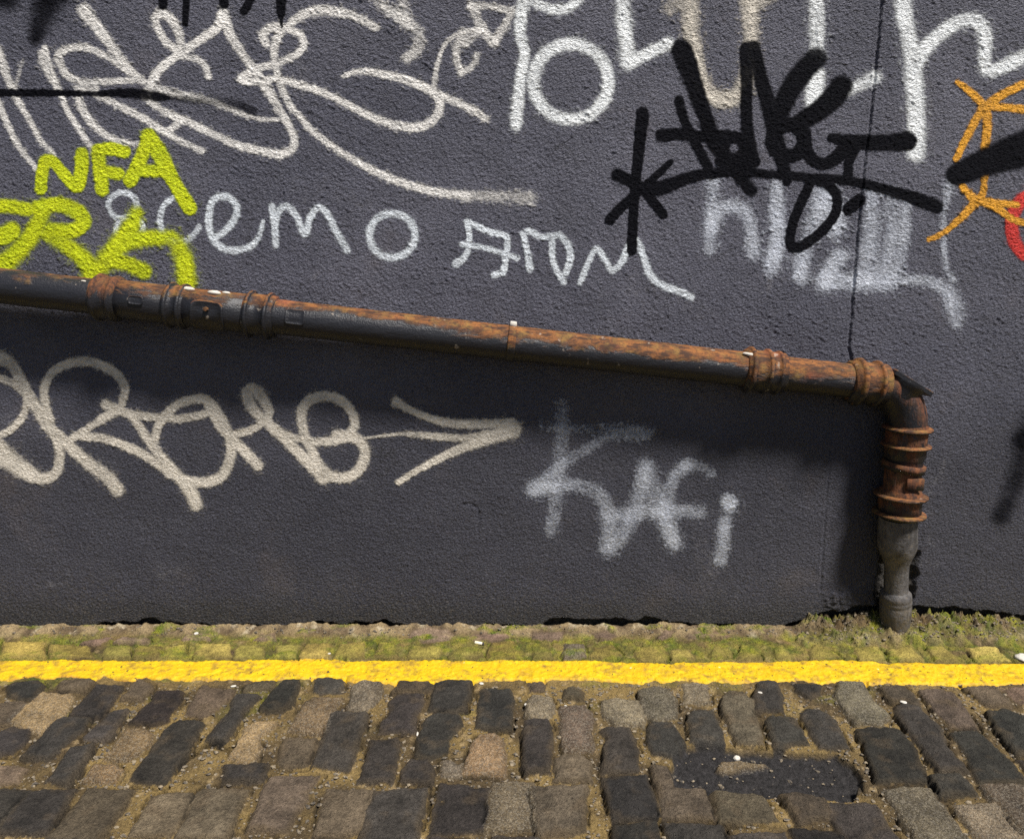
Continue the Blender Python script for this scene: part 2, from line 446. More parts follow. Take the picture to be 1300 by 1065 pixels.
Y = [
 ([(52, 240), (54, 220), (58, 204), (68, 206), (81, 221), (98, 237), (103, 217), (104, 196)], (8, 8, 8, 7, 8, 9, 9), .3, 1),
 ([(130, 241), (127, 217), (124, 192)], 9, .3, 1), ([(124, 191), (142, 189), (157, 193)], 8.5, .3, 1), ([(130, 217), (151, 221)], 8, .35, 1),
 ([(166, 229), (179, 200), (188, 173)], 9.5, .3, 1), ([(188, 173), (203, 196), (220, 230), (241, 264)], (10, 11, 9, 9.5), .3, 1), ([(179, 217), (211, 217)], 8, .35, 1),
 ([(-14, 262), (12, 262), (35, 266)], 9, .4, 1), ([(-10, 300), (5, 299), (15, 293)], 12, .4, 1), ([(-14, 262), (-16, 300), (-12, 335), (8, 334)], 10, .4, 1),
 ([(58, 262), (46, 290), (26, 316), (4, 336)], (10, 11, 11, 13), .7, 1), ([(48, 264), (75, 260), (100, 270), (106, 283), (92, 293), (66, 292)], 10, .4, 1), ([(60, 297), (85, 312), (108, 330), (119, 347)], (9, 10, 12), .7, 1),
 ([(173, 271), (165, 290), (150, 311), (136, 330), (118, 350)], (9, 12, 12, 12, 13), .75, 1), ([(150, 312), (175, 304), (200, 302), (220, 304), (232, 324), (238, 356)], (12, 10, 9, 11, 12), .7, 1), ([(138, 330), (165, 336), (184, 345)], 10, .5, .95),
]
E = [
 ([(906, 230), (904, 260), (903, 290), (901, 316)], 9, .85, .72), ([(903, 290), (914, 268), (930, 262), (947, 270), (955, 294), (957, 322)], 10, .85, .6),
 ([(986, 236), (986, 270), (988, 300), (981, 338)], (9, 11, 12, 10), .8, .8), ([(982, 325), (978, 342)], 10, .7, .6),
 ([(1016, 350), (1022, 318), (1032, 288), (1050, 248)], (10, 11, 12, 14), .9, .62), ([(1040, 250), (1055, 262), (1064, 285)], 14, .9, .5), ([(1058, 300), (1066, 262)], 9, .9, .5),
 ([(1014, 330), (1016, 352)], 10, .9, .5), ([(1047, 358), (1060, 332), (1068, 325)], 12, .8, .7),
 ([(1108, 245), (1106, 290), (1102, 330), (1098, 350)], (10, 13, 13), .9, .6), ([(1130, 248), (1134, 295), (1124, 338), (1106, 352)], (11, 12, 12), .9, .55), ([(1150, 250), (1149, 300), (1140, 342), (1120, 362)], 8, .8, .52),
 ([(1048, 356), (1090, 358), (1130, 358)], 13, .8, .7), ([(1148, 355), (1180, 357), (1203, 370), (1213, 393), (1215, 410)], (7, 8, 11, 13, 9), .85, .62),
 ([(1206, 234), (1200, 260), (1198, 300), (1200, 335), (1210, 356)], (9, 5, 4.5, 5, 5), .8, .62),
]
Fk = [
 ([(816, 144), (813, 175), (809, 212), (805, 255), (802, 318)], (9.5, 8.5, 7.5, 7, 7.5), .22, 1),
 ([(784, 222), (810, 236), (826, 252), (842, 272)], (9.5, 8, 7, 7), .22, 1), ([(774, 279), (790, 262), (815, 240), (851, 206)], (7.5, 7, 6.5, 4.5), .22, 1),
 ([(815, 240), (840, 238), (870, 227), (900, 220), (940, 218), (985, 222), (1030, 225), (1080, 230), (1130, 242), (1168, 254), (1189, 262)], (8, 11, 8.5, 7.5, 7, 6, 6, 6.5, 7.5, 9.5, 10), .22, 1),
 ([(862, 128), (868, 150), (880, 175), (893, 200), (904, 222)], (7, 6.5, 7, 7.5, 7), .22, 1),
 ([(866, 64), (876, 92), (886, 122), (896, 150), (906, 178), (926, 206), (954, 241)], (16, 14, 12, 11, 12, 11, 9), .3, 1),
 ([(840, 172), (862, 170), (890, 173), (922, 172)], (9.5, 8.5, 8, 9), .22, 1),
 (ell(932, 188, 13.5, 13.5), 9, .15, 1), ([(915, 205), (940, 210), (955, 205)], 8, .2, 1),
 ([(949, 62), (948, 100), (948, 132), (949, 165), (954, 198), (958, 205)], (11, 9, 8, 9, 11, 9), .28, 1),
 ([(957, 60), (964, 92), (973, 122), (980, 152), (988, 185), (996, 215), (999, 230)], (10, 10, 11, 11, 11, 9, 7), .28, 1),
 ([(1036, 74), (1013, 99), (994, 132), (985, 162)], (15, 15, 14, 12), .35, 1), (ell(1001, 178, 20, 20), 10.5, .2, 1),
 ([(1068, 110), (1057, 125), (1036, 143), (1014, 156)], (16, 16, 14, 12), .3, 1),
 ([(1022, 168), (1024, 190), (1032, 203), (1046, 208), (1062, 200), (1074, 186)], (9, 9, 9, 9, 10, 10), .22, 1),
 ([(1055, 175), (1080, 180), (1120, 181), (1152, 179)], (6, 10, 12, 14), .25, 1), ([(1086, 188), (1078, 204), (1076, 224)], (8, 7, 7), .22, 1),
 ([(1030, 229), (1017, 258), (1007, 282), (1003, 307), (1013, 314), (1037, 299), (1057, 277), (1063, 256), (1056, 239), (1040, 230)], (7, 7, 7, 8, 7, 7, 7, 7), .22, 1),
 ([(1077, 265), (1091, 254)], (9, 9), .2, 1),
]
G = [
 ([(1215, 104), (1230, 115), (1243, 127), (1251, 136)], (3, 5, 6), .4, 1), ([(1252, 136), (1270, 122), (1300, 107), (1320, 100)], (6, 5, 4.5), .4, 1), ([(1252, 135), (1280, 137), (1310, 140)], (5, 4.5, 5), .4, 1),
 ([(1250, 136), (1238, 155), (1225, 180), (1214, 202)], (6, 5, 4.5, 4), .4, 1), ([(1252, 137), (1254, 160), (1251, 187), (1249, 231), (1248, 243), (1242, 255)], (6, 5, 5, 4, 4, 6), .4, 1),
 ([(1221, 237), (1232, 249), (1240, 255)], (4, 6), .4, 1), ([(1240, 255), (1229, 267), (1212, 284), (1195, 297), (1179, 304)], (6, 5, 4, 3.5, 3), .45, 1),
 ([(1242, 254), (1266, 258), (1290, 260)], (5, 4), .4, 1), ([(1244, 255), (1266, 265), (1286, 279), (1310, 285)], (5, 4, 4), .4, 1),
]
Hb = [([(1214, 222), (1240, 211), (1270, 199), (1300, 189), (1340, 174)], (13, 16, 19, 22, 24), .3, 1)]
Ir = [(ell(1312, 287, 28, 39), 8, .35, 1)]
J = [([(1318, 540), (1304, 562), (1292, 605), (1270, 655)], (22, 16, 13, 10), 1., .6), ([(1316, 545), (1302, 560)], 15, .8, .9)]
K = [
 ([(-10, 452), (4, 456), (16, 464), (30, 489), (44, 513), (61, 540), (81, 560), (108, 584), (135, 604), (150, 622)], (10, 9, 7, 7, 8, 8, 8, 9, 8.5), .5, .93),
 ([(-14, 484), (0, 480), (20, 489), (34, 506), (30, 526), (17, 543), (-2, 553), (-16, 556)], (5, 5, 5, 5), .5, .88),
 ([(-14, 562), (0, 575), (17, 587), (41, 603), (58, 607), (72, 598), (76, 577), (69, 553), (52, 523)], (16, 15, 12, 8, 7, 6, 6, 6), .5, .93),
 ([(64, 535), (57, 508), (58, 487), (71, 469), (98, 459), (125, 462), (149, 476), (159, 493), (155, 512)], (6, 6, 6, 6.5, 6.5, 6, 5.5), .45, .9),
 ([(135, 513), (149, 520), (169, 526), (203, 530), (230, 531), (257, 526), (272, 520)], (7, 6, 5.5, 5.5, 5), .5, .9),
 ([(146, 521), (118, 540), (91, 557)], (7, 5, 5.5), .5, .9),
 ([(166, 526), (183, 550), (203, 577), (223, 601), (242, 624), (249, 641)], (5, 6, 6.5, 7, 9, 8), .5, .93),
 ([(104, 553), (135, 557), (162, 567), (190, 581), (217, 601), (244, 611), (267, 611), (284, 601), (293, 577), (291, 553), (281, 530), (267, 511), (250, 506), (223, 515), (203, 537), (196, 560)], (6, 5.5, 6, 6, 6.5, 7, 7, 6.5, 6, 6.5, 6, 6, 6), .5, .93),
 ([(262, 512), (279, 540), (298, 560), (315, 577), (328, 591)], (5, 6, 6.5, 7, 7), .5, .92),
 ([(294, 552), (315, 547), (335, 536), (342, 524), (335, 508), (323, 494), (314, 498), (318, 513), (332, 530), (352, 547), (372, 567), (393, 587), (412, 606)], (5, 5, 5, 6, 8, 8, 8, 7, 7, 7, 8, 9), .5, .93),
 ([(345, 541), (372, 554), (399, 560), (425, 559), (445, 553)], (4, 5, 6, 6), .5, .92),
 ([(400, 580), (387, 550), (383, 524), (393, 508), (414, 503), (434, 509), (447, 524), (450, 541), (438, 556)], (6, 6.5, 7, 7, 6.5, 6, 6), .5, .93),
 ([(428, 554), (450, 555), (463, 570), (460, 590), (447, 603), (430, 606), (414, 599), (402, 582), (394, 562)], (9, 7, 7, 7, 7, 6, 5), .5, .93),
 ([(464, 556), (495, 552), (522, 550)], (2, 2, 3), .5, .85), ([(520, 551), (556, 554), (590, 556), (620, 550)], (4, 5, 5, 5), .5, .9),
 ([(503, 510), (520, 520), (550, 532), (580, 538), (620, 538), (650, 537)], (7, 5, 5, 6, 6, 7), .45, .93),
 ([(650, 545), (628, 553), (590, 567), (550, 586), (525, 600), (506, 612)], (13, 9, 6.5, 5, 4, 4), .45, .95),
]
L = [
 ([(713, 514), (713, 557), (709, 608), (704, 645), (700, 674)], (8, 9, 9, 9), .85, .5),
 ([(687, 540), (735, 545), (785, 543), (820, 548)], (6, 7, 7, 9), .9, .3), ([(818, 551), (776, 554), (745, 570), (718, 587), (691, 608), (675, 620)], (9, 7, 7, 8, 9), .85, .45),
 ([(682, 621), (692, 618)], 11, .9, .5), ([(680, 621), (708, 617), (740, 617), (762, 630), (771, 652), (773, 676), (770, 697)], (8, 8, 9, 10, 10, 10), .85, .62),
 ([(819, 592), (812, 625), (803, 655), (790, 680), (778, 695)], (10, 10, 10, 9), .85, .6), ([(822, 596), (832, 632), (842, 660), (856, 690)], 10, .85, .55),
 ([(772, 655), (820, 650), (862, 648), (890, 650)], 9, .8, .6), ([(872, 590), (855, 606), (847, 630), (847, 655), (854, 684)], (8, 9, 9, 10), .85, .6), ([(868, 591), (886, 591), (902, 601)], 7, .9, .4),
 ([(925, 637), (926, 638)], 11, .55, .95), ([(919, 664), (918, 690), (914, 710)], (8, 9, 9), .8, .72), ([(926, 648), (920, 668)], 7, .9, .4),
]
Z = [
 ([(236, -10), (236, 12), (235, 30)], (4, 4, 4), .25, 1), ([(207, -8), (207, 7)], 5.5, .3, 1), ([(283, -8), (284, 5)], 6, .3, 1), ([(322, -8), (316, 4), (310, 14)], (5, 5, 5.5), .3, 1),
 ([(357, -8), (357, 10), (357, 22)], (6.5, 6, 4), .25, 1), ([(357, 22), (358, 35)], (2, 1), .2, 1),
]
Zs = [([(70, -20), (60, 5), (52, 28), (45, 48)], (22, 17, 12, 8), 1., .75), ([(-5, -8), (10, -4)], 14, .9, .9)]
Ln = [([(-14, 118), (0, 118), (70, 118), (120, 119), (150, 118), (172, 119), (195, 122), (213, 124)], (4.5, 4.5, 4, 3, 5, 6.5, 6, 3), .4, 1), ([(215, 124), (262, 128), (300, 133), (322, 142)], (3, 5, 6, 5), 1., .5)]

graffiti(A, cream, 'cream looping spray scrawl with a star across the upper left', rs=.88)
graffiti(U, tan, 'soft cream letter U partly under the black tag')
graffiti(B, cool, 'bold white sprayed letters along the top', rs=.9)
graffiti(E, pale, 'thin bluish white letters under the black tag', rs=.8)
graffiti(Cm, marker, 'neat thin pale lettering reading 8cemo ATOM', rs=.86)
graffiti(Zs, black, 'soft black overspray smudge in the top left corner')
graffiti(Ln, black, 'thin horizontal black sprayed line')
graffiti(Z, black, 'short black paint drips from the top edge', name='paint_drips')
graffiti(Y, limey, 'fat lime yellow letters NFA above ERA', rs=.94)
graffiti(Ir, redp, 'red sprayed ring')
graffiti(G, orange, 'thin orange star lines')
graffiti(Hb, black, 'broad black diagonal spray bar over the orange star')
graffiti(J, black, 'faint black spray cloud')
graffiti(Fk, black, 'thick black tag with an asterisk and a sweeping underline', rs=.85)
L = [(p, r, s_, o_ * .64) for p, r, s_, o_ in L]; E = [(p, r, s_, o_ * .7) for p, r, s_, o_ in E]
graffiti(L, pale, 'faint pale sprayed letters K and hAFi', rs=.9)
graffiti(K, tan, 'looping tan tag ending in a long arrow below the pipe', rs=.9)

# ================================================================== GROUND
gx = np.concatenate([np.linspace(-4.5, -1.95, 100, endpoint=False), np.arange(-1.95, 1.95, .0032), np.linspace(1.951, 4.5, 100)])
gy = np.concatenate([np.linspace(-3.4, -1.08, 110, endpoint=False), np.arange(-1.08, .06, .0030)])
NGX, NGY = len(gx), len(gy)
GX, GY = np.meshgrid(gx, gy); GX = GX.ravel(); GY = GY.ravel()
GPX, GPY = project(GX, GY, 0 * GX)

COLS = {'D': (.041, .036, .032), 'M': (.105, .082, .056), 'B': (.22, .15, .078), 'L': (.135, .108, .072), 'G': (.28, .225, .058), 'P': (.20, .138, .10), 'K': (.05, .045, .04)}
STONES = []   # (class, polygon in metres, height, kind)
def trace(ox, items):
    for cls, c in items:
        px = [ox + c[i] / 5.325 for i in range(0, len(c), 2)]; py = [775 + c[i + 1] / 5.325 for i in range(0, len(c), 2)]
        STONES.append((cls, np.array([at_ground(a, b) for a, b in zip(px, py)])))
trace(0, [
 ('D', [40,500,110,475,270,470,300,500,230,590,150,600,60,570]), ('M', [390,490,420,465,600,460,640,480,580,540,400,545]), ('D', [450,715,660,505,830,515,700,720,580,730]),
 ('B', [60,740,280,555,480,560,500,600,440,700,260,830,200,800]), ('M', [-60,640,150,610,190,640,60,770,-60,790]), ('D', [-80,830,90,785,210,800,190,880,80,960,-80,960]),
 ('D', [145,995,350,770,440,725,600,730,560,800,380,960,320,1000]), ('D', [560,860,720,690,780,665,870,665,770,800,700,880]), ('M', [830,590,930,470,1020,490,1030,520,960,600]),
 ('D', [880,750,1030,600,1060,545,1230,540,1230,600,1120,750,1030,775]), ('B', [710,990,850,800,950,785,1030,830,1010,900,880,1000]), ('D', [310,1150,480,930,620,905,600,980,460,1170]),
 ('D', [860,1150,1150,760,1210,730,1350,735,1375,770,1230,1000,1120,1170]), ('P', [-40,1040,60,1030,200,1050,110,1160,-80,1160]), ('B', [560,1150,640,1040,760,1030,830,1060,780,1150]),
 ('G', [20,205,300,200,300,310,0,310]), ('G', [330,220,600,230,640,310,330,310]), ('G', [700,250,880,230,900,310,690,315]), ('G', [920,240,1090,230,1060,315,900,315]), ('G', [1110,230,1250,220,1250,320,1120,320]),
 ('P', [540,215,620,185,760,175,660,225]), ('P', [770,200,830,170,1000,175,1010,205,800,215])])
trace(220, [
 ('M', [70,700,150,560,200,500,260,520,410,530,400,580,250,690,190,715]), ('D', [215,865,390,660,410,590,440,565,570,570,575,590,480,680,370,860,300,880]), ('M', [480,500,560,480,690,470,660,520,560,540,480,540]),
 ('D', [580,650,680,520,760,465,850,460,850,510,800,640,740,670,640,680]), ('D', [940,540,960,450,1040,440,1150,455,1140,550,1000,560]), ('B', [780,800,880,600,960,570,1140,590,1100,640,1060,760,1020,825,950,830]),
 ('B', [370,990,480,800,560,750,700,750,640,800,580,840,590,920,560,1000,500,1020]), ('M', [700,1010,740,870,860,860,980,870,960,930,900,1050,720,1050]), ('D', [930,1045,1000,890,1070,700,1120,685,1310,695,1290,760,1190,1080]),
 ('K', [20,1100,150,900,330,890,400,910,330,1060,320,1150]), ('D', [350,1040,640,1025,600,1150,340,1150]),
 ('G', [150,220,380,215,390,310,130,320]), ('G', [400,300,440,220,620,230,620,315,400,320]), ('G', [680,310,700,225,870,220,820,320]), ('G', [850,300,900,220,1060,210,1090,250,1040,320,860,320]), ('G', [1080,320,1130,215,1280,200,1280,320]), ('P', [50,190,90,155,260,150,250,195]), ('P', [540,190,600,155,680,150,690,190])])
trace(440, [
 ('L', [10,630,40,520,100,480,230,480,240,540,180,640,80,690,20,660]), ('D', [215,815,240,740,300,660,290,600,350,555,520,550,520,610,470,700,450,815]), ('M', [300,540,360,475,560,470,590,500,570,545,360,545]),
 ('D', [565,670,590,560,600,490,680,470,840,480,820,600,800,660,720,690]), ('D', [470,980,480,850,540,720,620,690,770,700,780,760,690,870,680,960,560,1000]), ('D', [880,780,890,540,920,515,1100,520,1135,570,1110,790,980,800]),
 ('B', [780,1090,850,890,900,830,1000,825,1050,870,1070,960,1060,1100]), ('D', [130,1000,160,870,340,855,360,890,330,1065,300,1150,80,1150]), ('D', [380,1065,440,1000,560,1000,590,1065,580,1150,370,1150]), ('L', [640,1010,680,990,780,1020,775,1100,640,1110]),
 ('P', [415,170,450,125,560,110,680,125,730,160,700,200,520,205]), ('P', [810,180,870,150,1000,140,1120,165,1000,195,860,200]),
 ('G', [0,210,120,200,120,320,0,320]), ('G', [190,300,220,210,320,220,350,290,330,320]), ('G', [410,290,440,225,650,230,620,310,430,325]), ('G', [690,300,760,245,900,235,930,300,800,320,700,320]), ('G', [950,280,980,210,1130,200,1210,280,1180,315,960,320])])
trace(660, [
 ('M', [50,480,150,470,180,500,160,545,60,545]), ('L', [40,690,50,600,80,570,200,580,230,620,230,690,200,720,60,715]), ('D', [20,960,30,740,70,725,190,730,215,780,205,960,190,1080,40,1090]), ('M', [300,590,300,530,350,510,430,540,430,590]),
 ('L', [270,640,430,630,490,690,495,930,300,940,280,800]), ('L', [560,600,650,590,810,600,850,700,830,770,640,770,570,710]), ('L', [800,540,900,510,1010,530,1060,600,1060,720,900,750,840,700]), ('L', [1100,480,1260,490,1280,620,1110,615]),
 ('D', [550,800,600,785,740,790,800,940,800,1080,560,1090,570,900,590,860]), ('D', [860,790,880,755,1020,760,1110,870,1130,1000,900,960,870,900]), ('M', [240,1000,300,970,430,980,480,1030,480,1150,230,1150]),
 ('G', [70,210,200,205,220,310,90,320]), ('L', [290,290,310,220,430,225,440,300,300,320]), ('G', [470,300,500,240,620,225,690,280,640,325]), ('G', [770,290,790,240,960,230,1000,280,980,335,800,330]), ('G', [1010,260,1150,250,1180,320,1020,330]),
 ('P', [70,140,290,135,290,190,80,190]), ('P', [470,150,600,130,650,165,560,190]), ('P', [930,180,980,125,1060,140,960,195]), ('P', [1130,160,1180,140,1278,150,1278,180,1150,180])])
trace(880, [
 ('D', [-35,680,20,665,130,670,190,790,225,910,60,900,-20,870]), ('M', [195,580,250,540,340,550,400,600,430,720,480,900,300,890,250,800,200,680]), ('D', [410,600,430,490,500,465,560,480,600,600,600,680,430,680]),
 ('D', [490,730,530,710,690,715,780,880,690,900,560,930,530,830]), ('D', [680,490,860,500,850,560,780,580,700,540]), ('D', [720,690,760,655,850,660,960,740,1050,920,940,930,850,910]),
 ('L', [960,570,980,480,1150,470,1200,590,1330,700,1280,770,1100,750,1030,680]), ('D', [1100,800,1180,785,1390,800,1500,920,1590,1150,1240,1150,1160,900]),
 ('G', [110,290,130,250,240,250,260,300,130,300]), ('G', [300,300,330,225,430,230,470,325,300,325]), ('G', [540,240,600,225,690,310,560,320]), ('G', [780,280,820,225,900,235,1000,310,790,320]), ('G', [1080,240,1250,230,1300,320,1130,325]), ('B', [165,1020,190,985,330,985,500,1000,340,1030,200,1045]), ('P', [40,170,150,140,290,175])])
trace(1060, [
 ('M', [300,510,470,500,540,560,600,690,480,610,380,600]), ('D', [400,640,460,615,560,650,720,800,740,900,900,1085,700,1085,560,900,420,700]), ('M', [570,540,700,530,800,560,900,680,970,790,780,780,680,680]),
 ('M', [870,510,1080,500,1180,600,1190,650,1020,640,940,570]), ('D', [1020,680,1150,670,1360,740,1420,960,1230,960,1120,830]), ('D', [780,810,960,800,1180,990,1300,1150,960,1150,880,970]), ('P', [1110,510,1330,500,1380,640,1220,610]), ('D', [640,1110,850,1110,960,1240,700,1240]),
 ('G', [350,260,520,220,600,330,380,330]), ('G', [620,240,720,230,880,330,680,335]), ('G', [880,240,1080,230,1190,335,960,335]), ('P', [560,150,860,140,880,180,560,190]), ('P', [900,150,1120,145,1200,190,940,185])])
# the same paving carried on past the edges of the picture, in courses that run out from the wall
traced_c = np.array([p.mean(0) for _, p in STONES])
for k in range(-33, 34):
    x0 = k * .136 + .012 * R.randn()
    hit = [p[:, 1].min() for _, p in STONES[:len(traced_c)] if p[:, 0].min() < x0 + .055 and p[:, 0].max() > x0 - .055]
    y = (min(hit) - .022) if hit else -.37 - R.rand() * .16
    if hit and y > -.5: y = -.37 - R.rand() * .16
    while y > -3.4:
        L_ = .13 + .065 * R.rand(); w = .108 + .018 * R.rand()
        c = np.array((x0, y - L_ / 2))
        px_, py_ = project(c[0], c[1], 0)
        inside = -5 < px_ < 1305 and py_ < 930
        if not inside:
            q = np.array([(-w/2, -L_/2), (w/2, -L_/2), (w/2, L_/2), (-w/2, L_/2)]) + c + R.randn(4, 2) * .008
            ok = True
            for _, p in STONES[:len(traced_c)]:
                a_, b_ = p.min(0), p.max(0)
                ov = min(b_[0], c[0] + w/2) - max(a_[0], c[0] - w/2), min(b_[1], c[1] + L_/2) - max(a_[1], c[1] - L_/2)
                if ov[0] > .035 and ov[1] > .03: ok = False
            if ok: STONES.append((R.choice(list('DDDDDMMML')), q))
        y -= L_ + .022 + .012 * R.rand()
for k in range(-24, 25):
    x0 = k * .19 + .02 * R.randn(); px_, _ = project(x0, -.15, 0)
    if not -20 < px_ < 1320:
        STONES.append(('G', np.array([(x0 - .075, -.205), (x0 + .075, -.205), (x0 + .07, -.115), (x0 - .07, -.115)]) + R.randn(4, 2) * .008))


def poly_sd(P, X, Y):
    d = np.full(X.shape, 1e9); s = np.zeros(X.shape, bool)
    n = len(P)
    for i in range(n):
        a, b = P[i], P[(i + 1) % n]; ex, ey = b - a; wx_, wy_ = X - a[0], Y - a[1]
        t = np.clip((wx_ * ex + wy_ * ey) / (ex * ex + ey * ey + 1e-12), 0, 1)
        d = np.minimum(d, np.hypot(wx_ - ex * t, wy_ - ey * t))
        c = ((a[1] <= Y) != (b[1] <= Y)) & (X < (b[0] - a[0]) * (Y - a[1]) / (b[1] - a[1] + 1e-12) + a[0])
        s ^= c
    return np.where(s, -d, d)


jn = fbm(GX * 7, GY * 7, 71, 4, .55); jf = fbm(GX * 60, GY * 60, 72, 3, .6)
joint = -.0088 + .0036 * jn + .0028 * jf
hgt = joint.copy()
dirt = np.array((.225, .157, .060)); dirt2 = np.array((.085, .060, .030)); pale_d = np.array((.36, .265, .14))
q1 = sstep(-.5, .6, fbm(GX * 5, GY * 5, 73, 4))[:, None]
col = dirt * q1 + dirt2 * (1 - q1)
pd = (sstep(.25, .9, fbm(GX * 26, GY * 26, 74, 3)) * .6)[:, None]
col = col * (1 - pd) + pale_d * pd
stone_w = np.zeros(len(GX)); speck = np.zeros(len(GX))
WXg = GX + .0048 * pn(GX * 24, GY * 24, 81) + .0030 * pn(GX * 75, GY * 75, 82); WYg = GY + .0048 * pn(GX * 24, GY * 24, 83) + .0030 * pn(GX * 75, GY * 75, 84)
rockn = fbm(GX * 45, GY * 45, 85, 4, .6); rockl = fbm(GX * 12, GY * 12, 86, 3, .55)
order = []
for si, (cls, P) in enumerate(STONES):
    lo = P.min(0) - .03; hi = P.max(0) + .03
    c0 = np.searchsorted(gx, lo[0]); c1 = np.searchsorted(gx, hi[0]); r0 = np.searchsorted(gy, lo[1]); r1 = np.searchsorted(gy, hi[1])
    if c1 <= c0 or r1 <= r0: continue
    idx = (np.arange(r0, r1)[:, None] * NGX + np.arange(c0, c1)[None, :]).ravel()
    ctr = P.mean(0)
    X, Yy = WXg[idx], WYg[idx]
    sd = poly_sd(P, X, Yy) - (.0085 if cls not in 'GP' else .006)
    gut = cls in 'GP'
    size = min(np.ptp(P[:, 0]), np.ptp(P[:, 1]))
    e = np.clip((-sd + .002) / (.017 if not gut else .013), 0, 1)
    top = (.0015 + .0028 * R.randn() * .8) + (GX[idx] - ctr[0]) * R.randn() * .022 + (GY[idx] - ctr[1]) * R.randn() * .022
    if cls == 'K': top -= .016
    if gut: top = top * .5 - .004
    hh = top - .024 * (1 - e) ** 2.2 + .0019 * rockn[idx] + .0026 * rockl[idx] + .004 * np.clip(-sd / max(size * .45, .02), 0, 1)
    jh = joint[idx]
    take = hh > hgt[idx]
    wgt = sstep(-.004, .0035, hh - jh + .0022 * jf[idx])
    base = np.array(COLS[cls]) * (1 + .22 * R.randn()) * (1 + .03 * R.randn(3))
    base = np.clip(base, .012, .5)
    cc = base[None, :] * (1 + .38 * rockl[idx] + .22 * rockn[idx])[:, None]
    if cls in 'DMK':   # worn dust and brown polish in patches
        dd = (sstep(.15, .95, fbm(GX[idx] * 16, GY[idx] * 16, 90 + si % 5, 3)) * (.35 if cls == 'D' else .55))[:, None]
        cc = cc * (1 - dd) + np.array((.115, .083, .05)) * dd
    rim = (sstep(.022, .002, -sd + .006 * jn[idx]) * (.55 if cls != 'D' else .38))[:, None]
    cc = cc * (1 - rim) + dirt2 * rim
    cc = np.clip(cc, .008, .6)
    w_ = (wgt * take)[:, None]
    col[idx] = col[idx] * (1 - w_) + cc * w_
    hgt[idx] = np.where(take, hh, hgt[idx])
    cz = fbm(GX[idx] * 9 + si, GY[idx] * 9, 95, 2)
    cre = sstep(.0048, .0016, np.abs(sd - .0012 - .0015 * jf[idx])) * sstep(.0, .28, cz)
    hgt[idx] -= cre * .011; col[idx] *= (1 - .72 * cre)[:, None]
    stone_w[idx] = np.maximum(stone_w[idx], wgt)
    if cls in 'LB': speck[idx] = np.maximum(speck[idx], wgt)

# sunken tarry patch at the bottom right
def blob_px(poly, soft):
    P = np.array([at_ground(a, b) for a, b in poly])
    m = (GX > P[:, 0].min() - .06) & (GX < P[:, 0].max() + .06) & (GY > P[:, 1].min() - .06) & (GY < P[:, 1].max() + .06)
    w = np.zeros(len(GX)); w[m] = sstep(soft, -soft, poly_sd(P, GX[m] + .008 * pn(GX[m] * 20, GY[m] * 20, 88), GY[m] + .008 * pn(GX[m] * 20, GY[m] * 20, 89)))
    return w
pit = blob_px([(868, 946), (885, 941), (940, 947), (985, 951), (1020, 949), (1060, 953), (1082, 966), (1098, 992), (1080, 1012), (960, 1006), (858, 1000), (850, 972)], .006)
slab = blob_px([(909, 968), (915, 960), (942, 959), (976, 963), (945, 969), (918, 972)], .003)
hgt = hgt * (1 - pit) + pit * (-.030 + .0045 * np.abs(jf) + .004 * jn)
col = col * (1 - pit[:, None]) + pit[:, None] * np.clip(np.array((.028, .026, .027)) * (1 + .5 * jf)[:, None], .008, .2)
hgt = hgt * (1 - slab) + slab * (-.014 + .001 * rockn); col = col * (1 - slab[:, None]) + slab[:, None] * np.array((.17, .125, .07))
crack = blob_px([(245, 948), (262, 940), (296, 940), (299, 944), (290, 956), (288, 948), (262, 945), (240, 962), (222, 978), (226, 968)], .003)
hgt -= crack * .028; col *= (1 - .5 * crack)[:, None]

# rough mortar and rubble along the foot of the wall
mort = sstep(-.070, -.040, GY + .018 * fbm(GX * 9, GY * 9, 101, 3))
lum = np.abs(fbm(GX * 15, GY * 19, 102, 3, .5)); lum2 = fbm(GX * 14, GY * 14, 103, 3)
hm = -.004 + .011 * lum + .006 * lum2 + .010 * sstep(-.06, -.01, GY) + .0015 * jf
pxc = GPX
patch = sstep(995, 1050, pxc + 20 * lum2) * sstep(1345, 1235, pxc + 20 * lum2)
mound = patch * sstep(-.135, -.005, GY + .02 * lum2)
bits = np.abs(fbm(GX * 34, GY * 34, 104, 3, .55))
crg = np.abs(fbm(GX * 20 + 3, GY * 42, 107, 3, .55))
hm2 = hm + mound * (.036 + .026 * (bits - .35) - .016 * sstep(.16, .02, crg))
hm2 = hm2 + .017 * sstep(.16, .02, np.hypot(GX - at_wall(1136.5, 776, -.042).x, GY + .05))
mm = np.maximum(mort, sstep(.05, .22, mound))
stone_keep = stone_w * (1 - mort * .0)
keep_p = np.zeros(len(GX))
blend = mm * (1 - .85 * stone_w * (1 - sstep(.05, .25, mound)))
hgt = hgt * (1 - blend) + hm2 * blend
mc = np.array((.30, .225, .125)) * sstep(-.7, .5, lum2)[:, None] + np.array((.12, .085, .05)) * (1 - sstep(-.7, .5, lum2))[:, None]
wh = (sstep(.35, .9, fbm(GX * 22, GY * 22, 105, 3)) * .7)[:, None]
mc = mc * (1 - wh) + np.array((.48, .41, .29)) * wh
dk = mound[:, None] * sstep(.1, .6, fbm(GX * 40, GY * 40, 106, 3))[:, None]
mc = mc * (1 - .45 * mound[:, None])  + np.array((.075, .052, .028)) * .45 * mound[:, None]
cgv = mound[:, None] * sstep(.15, .03, crg)[:, None]
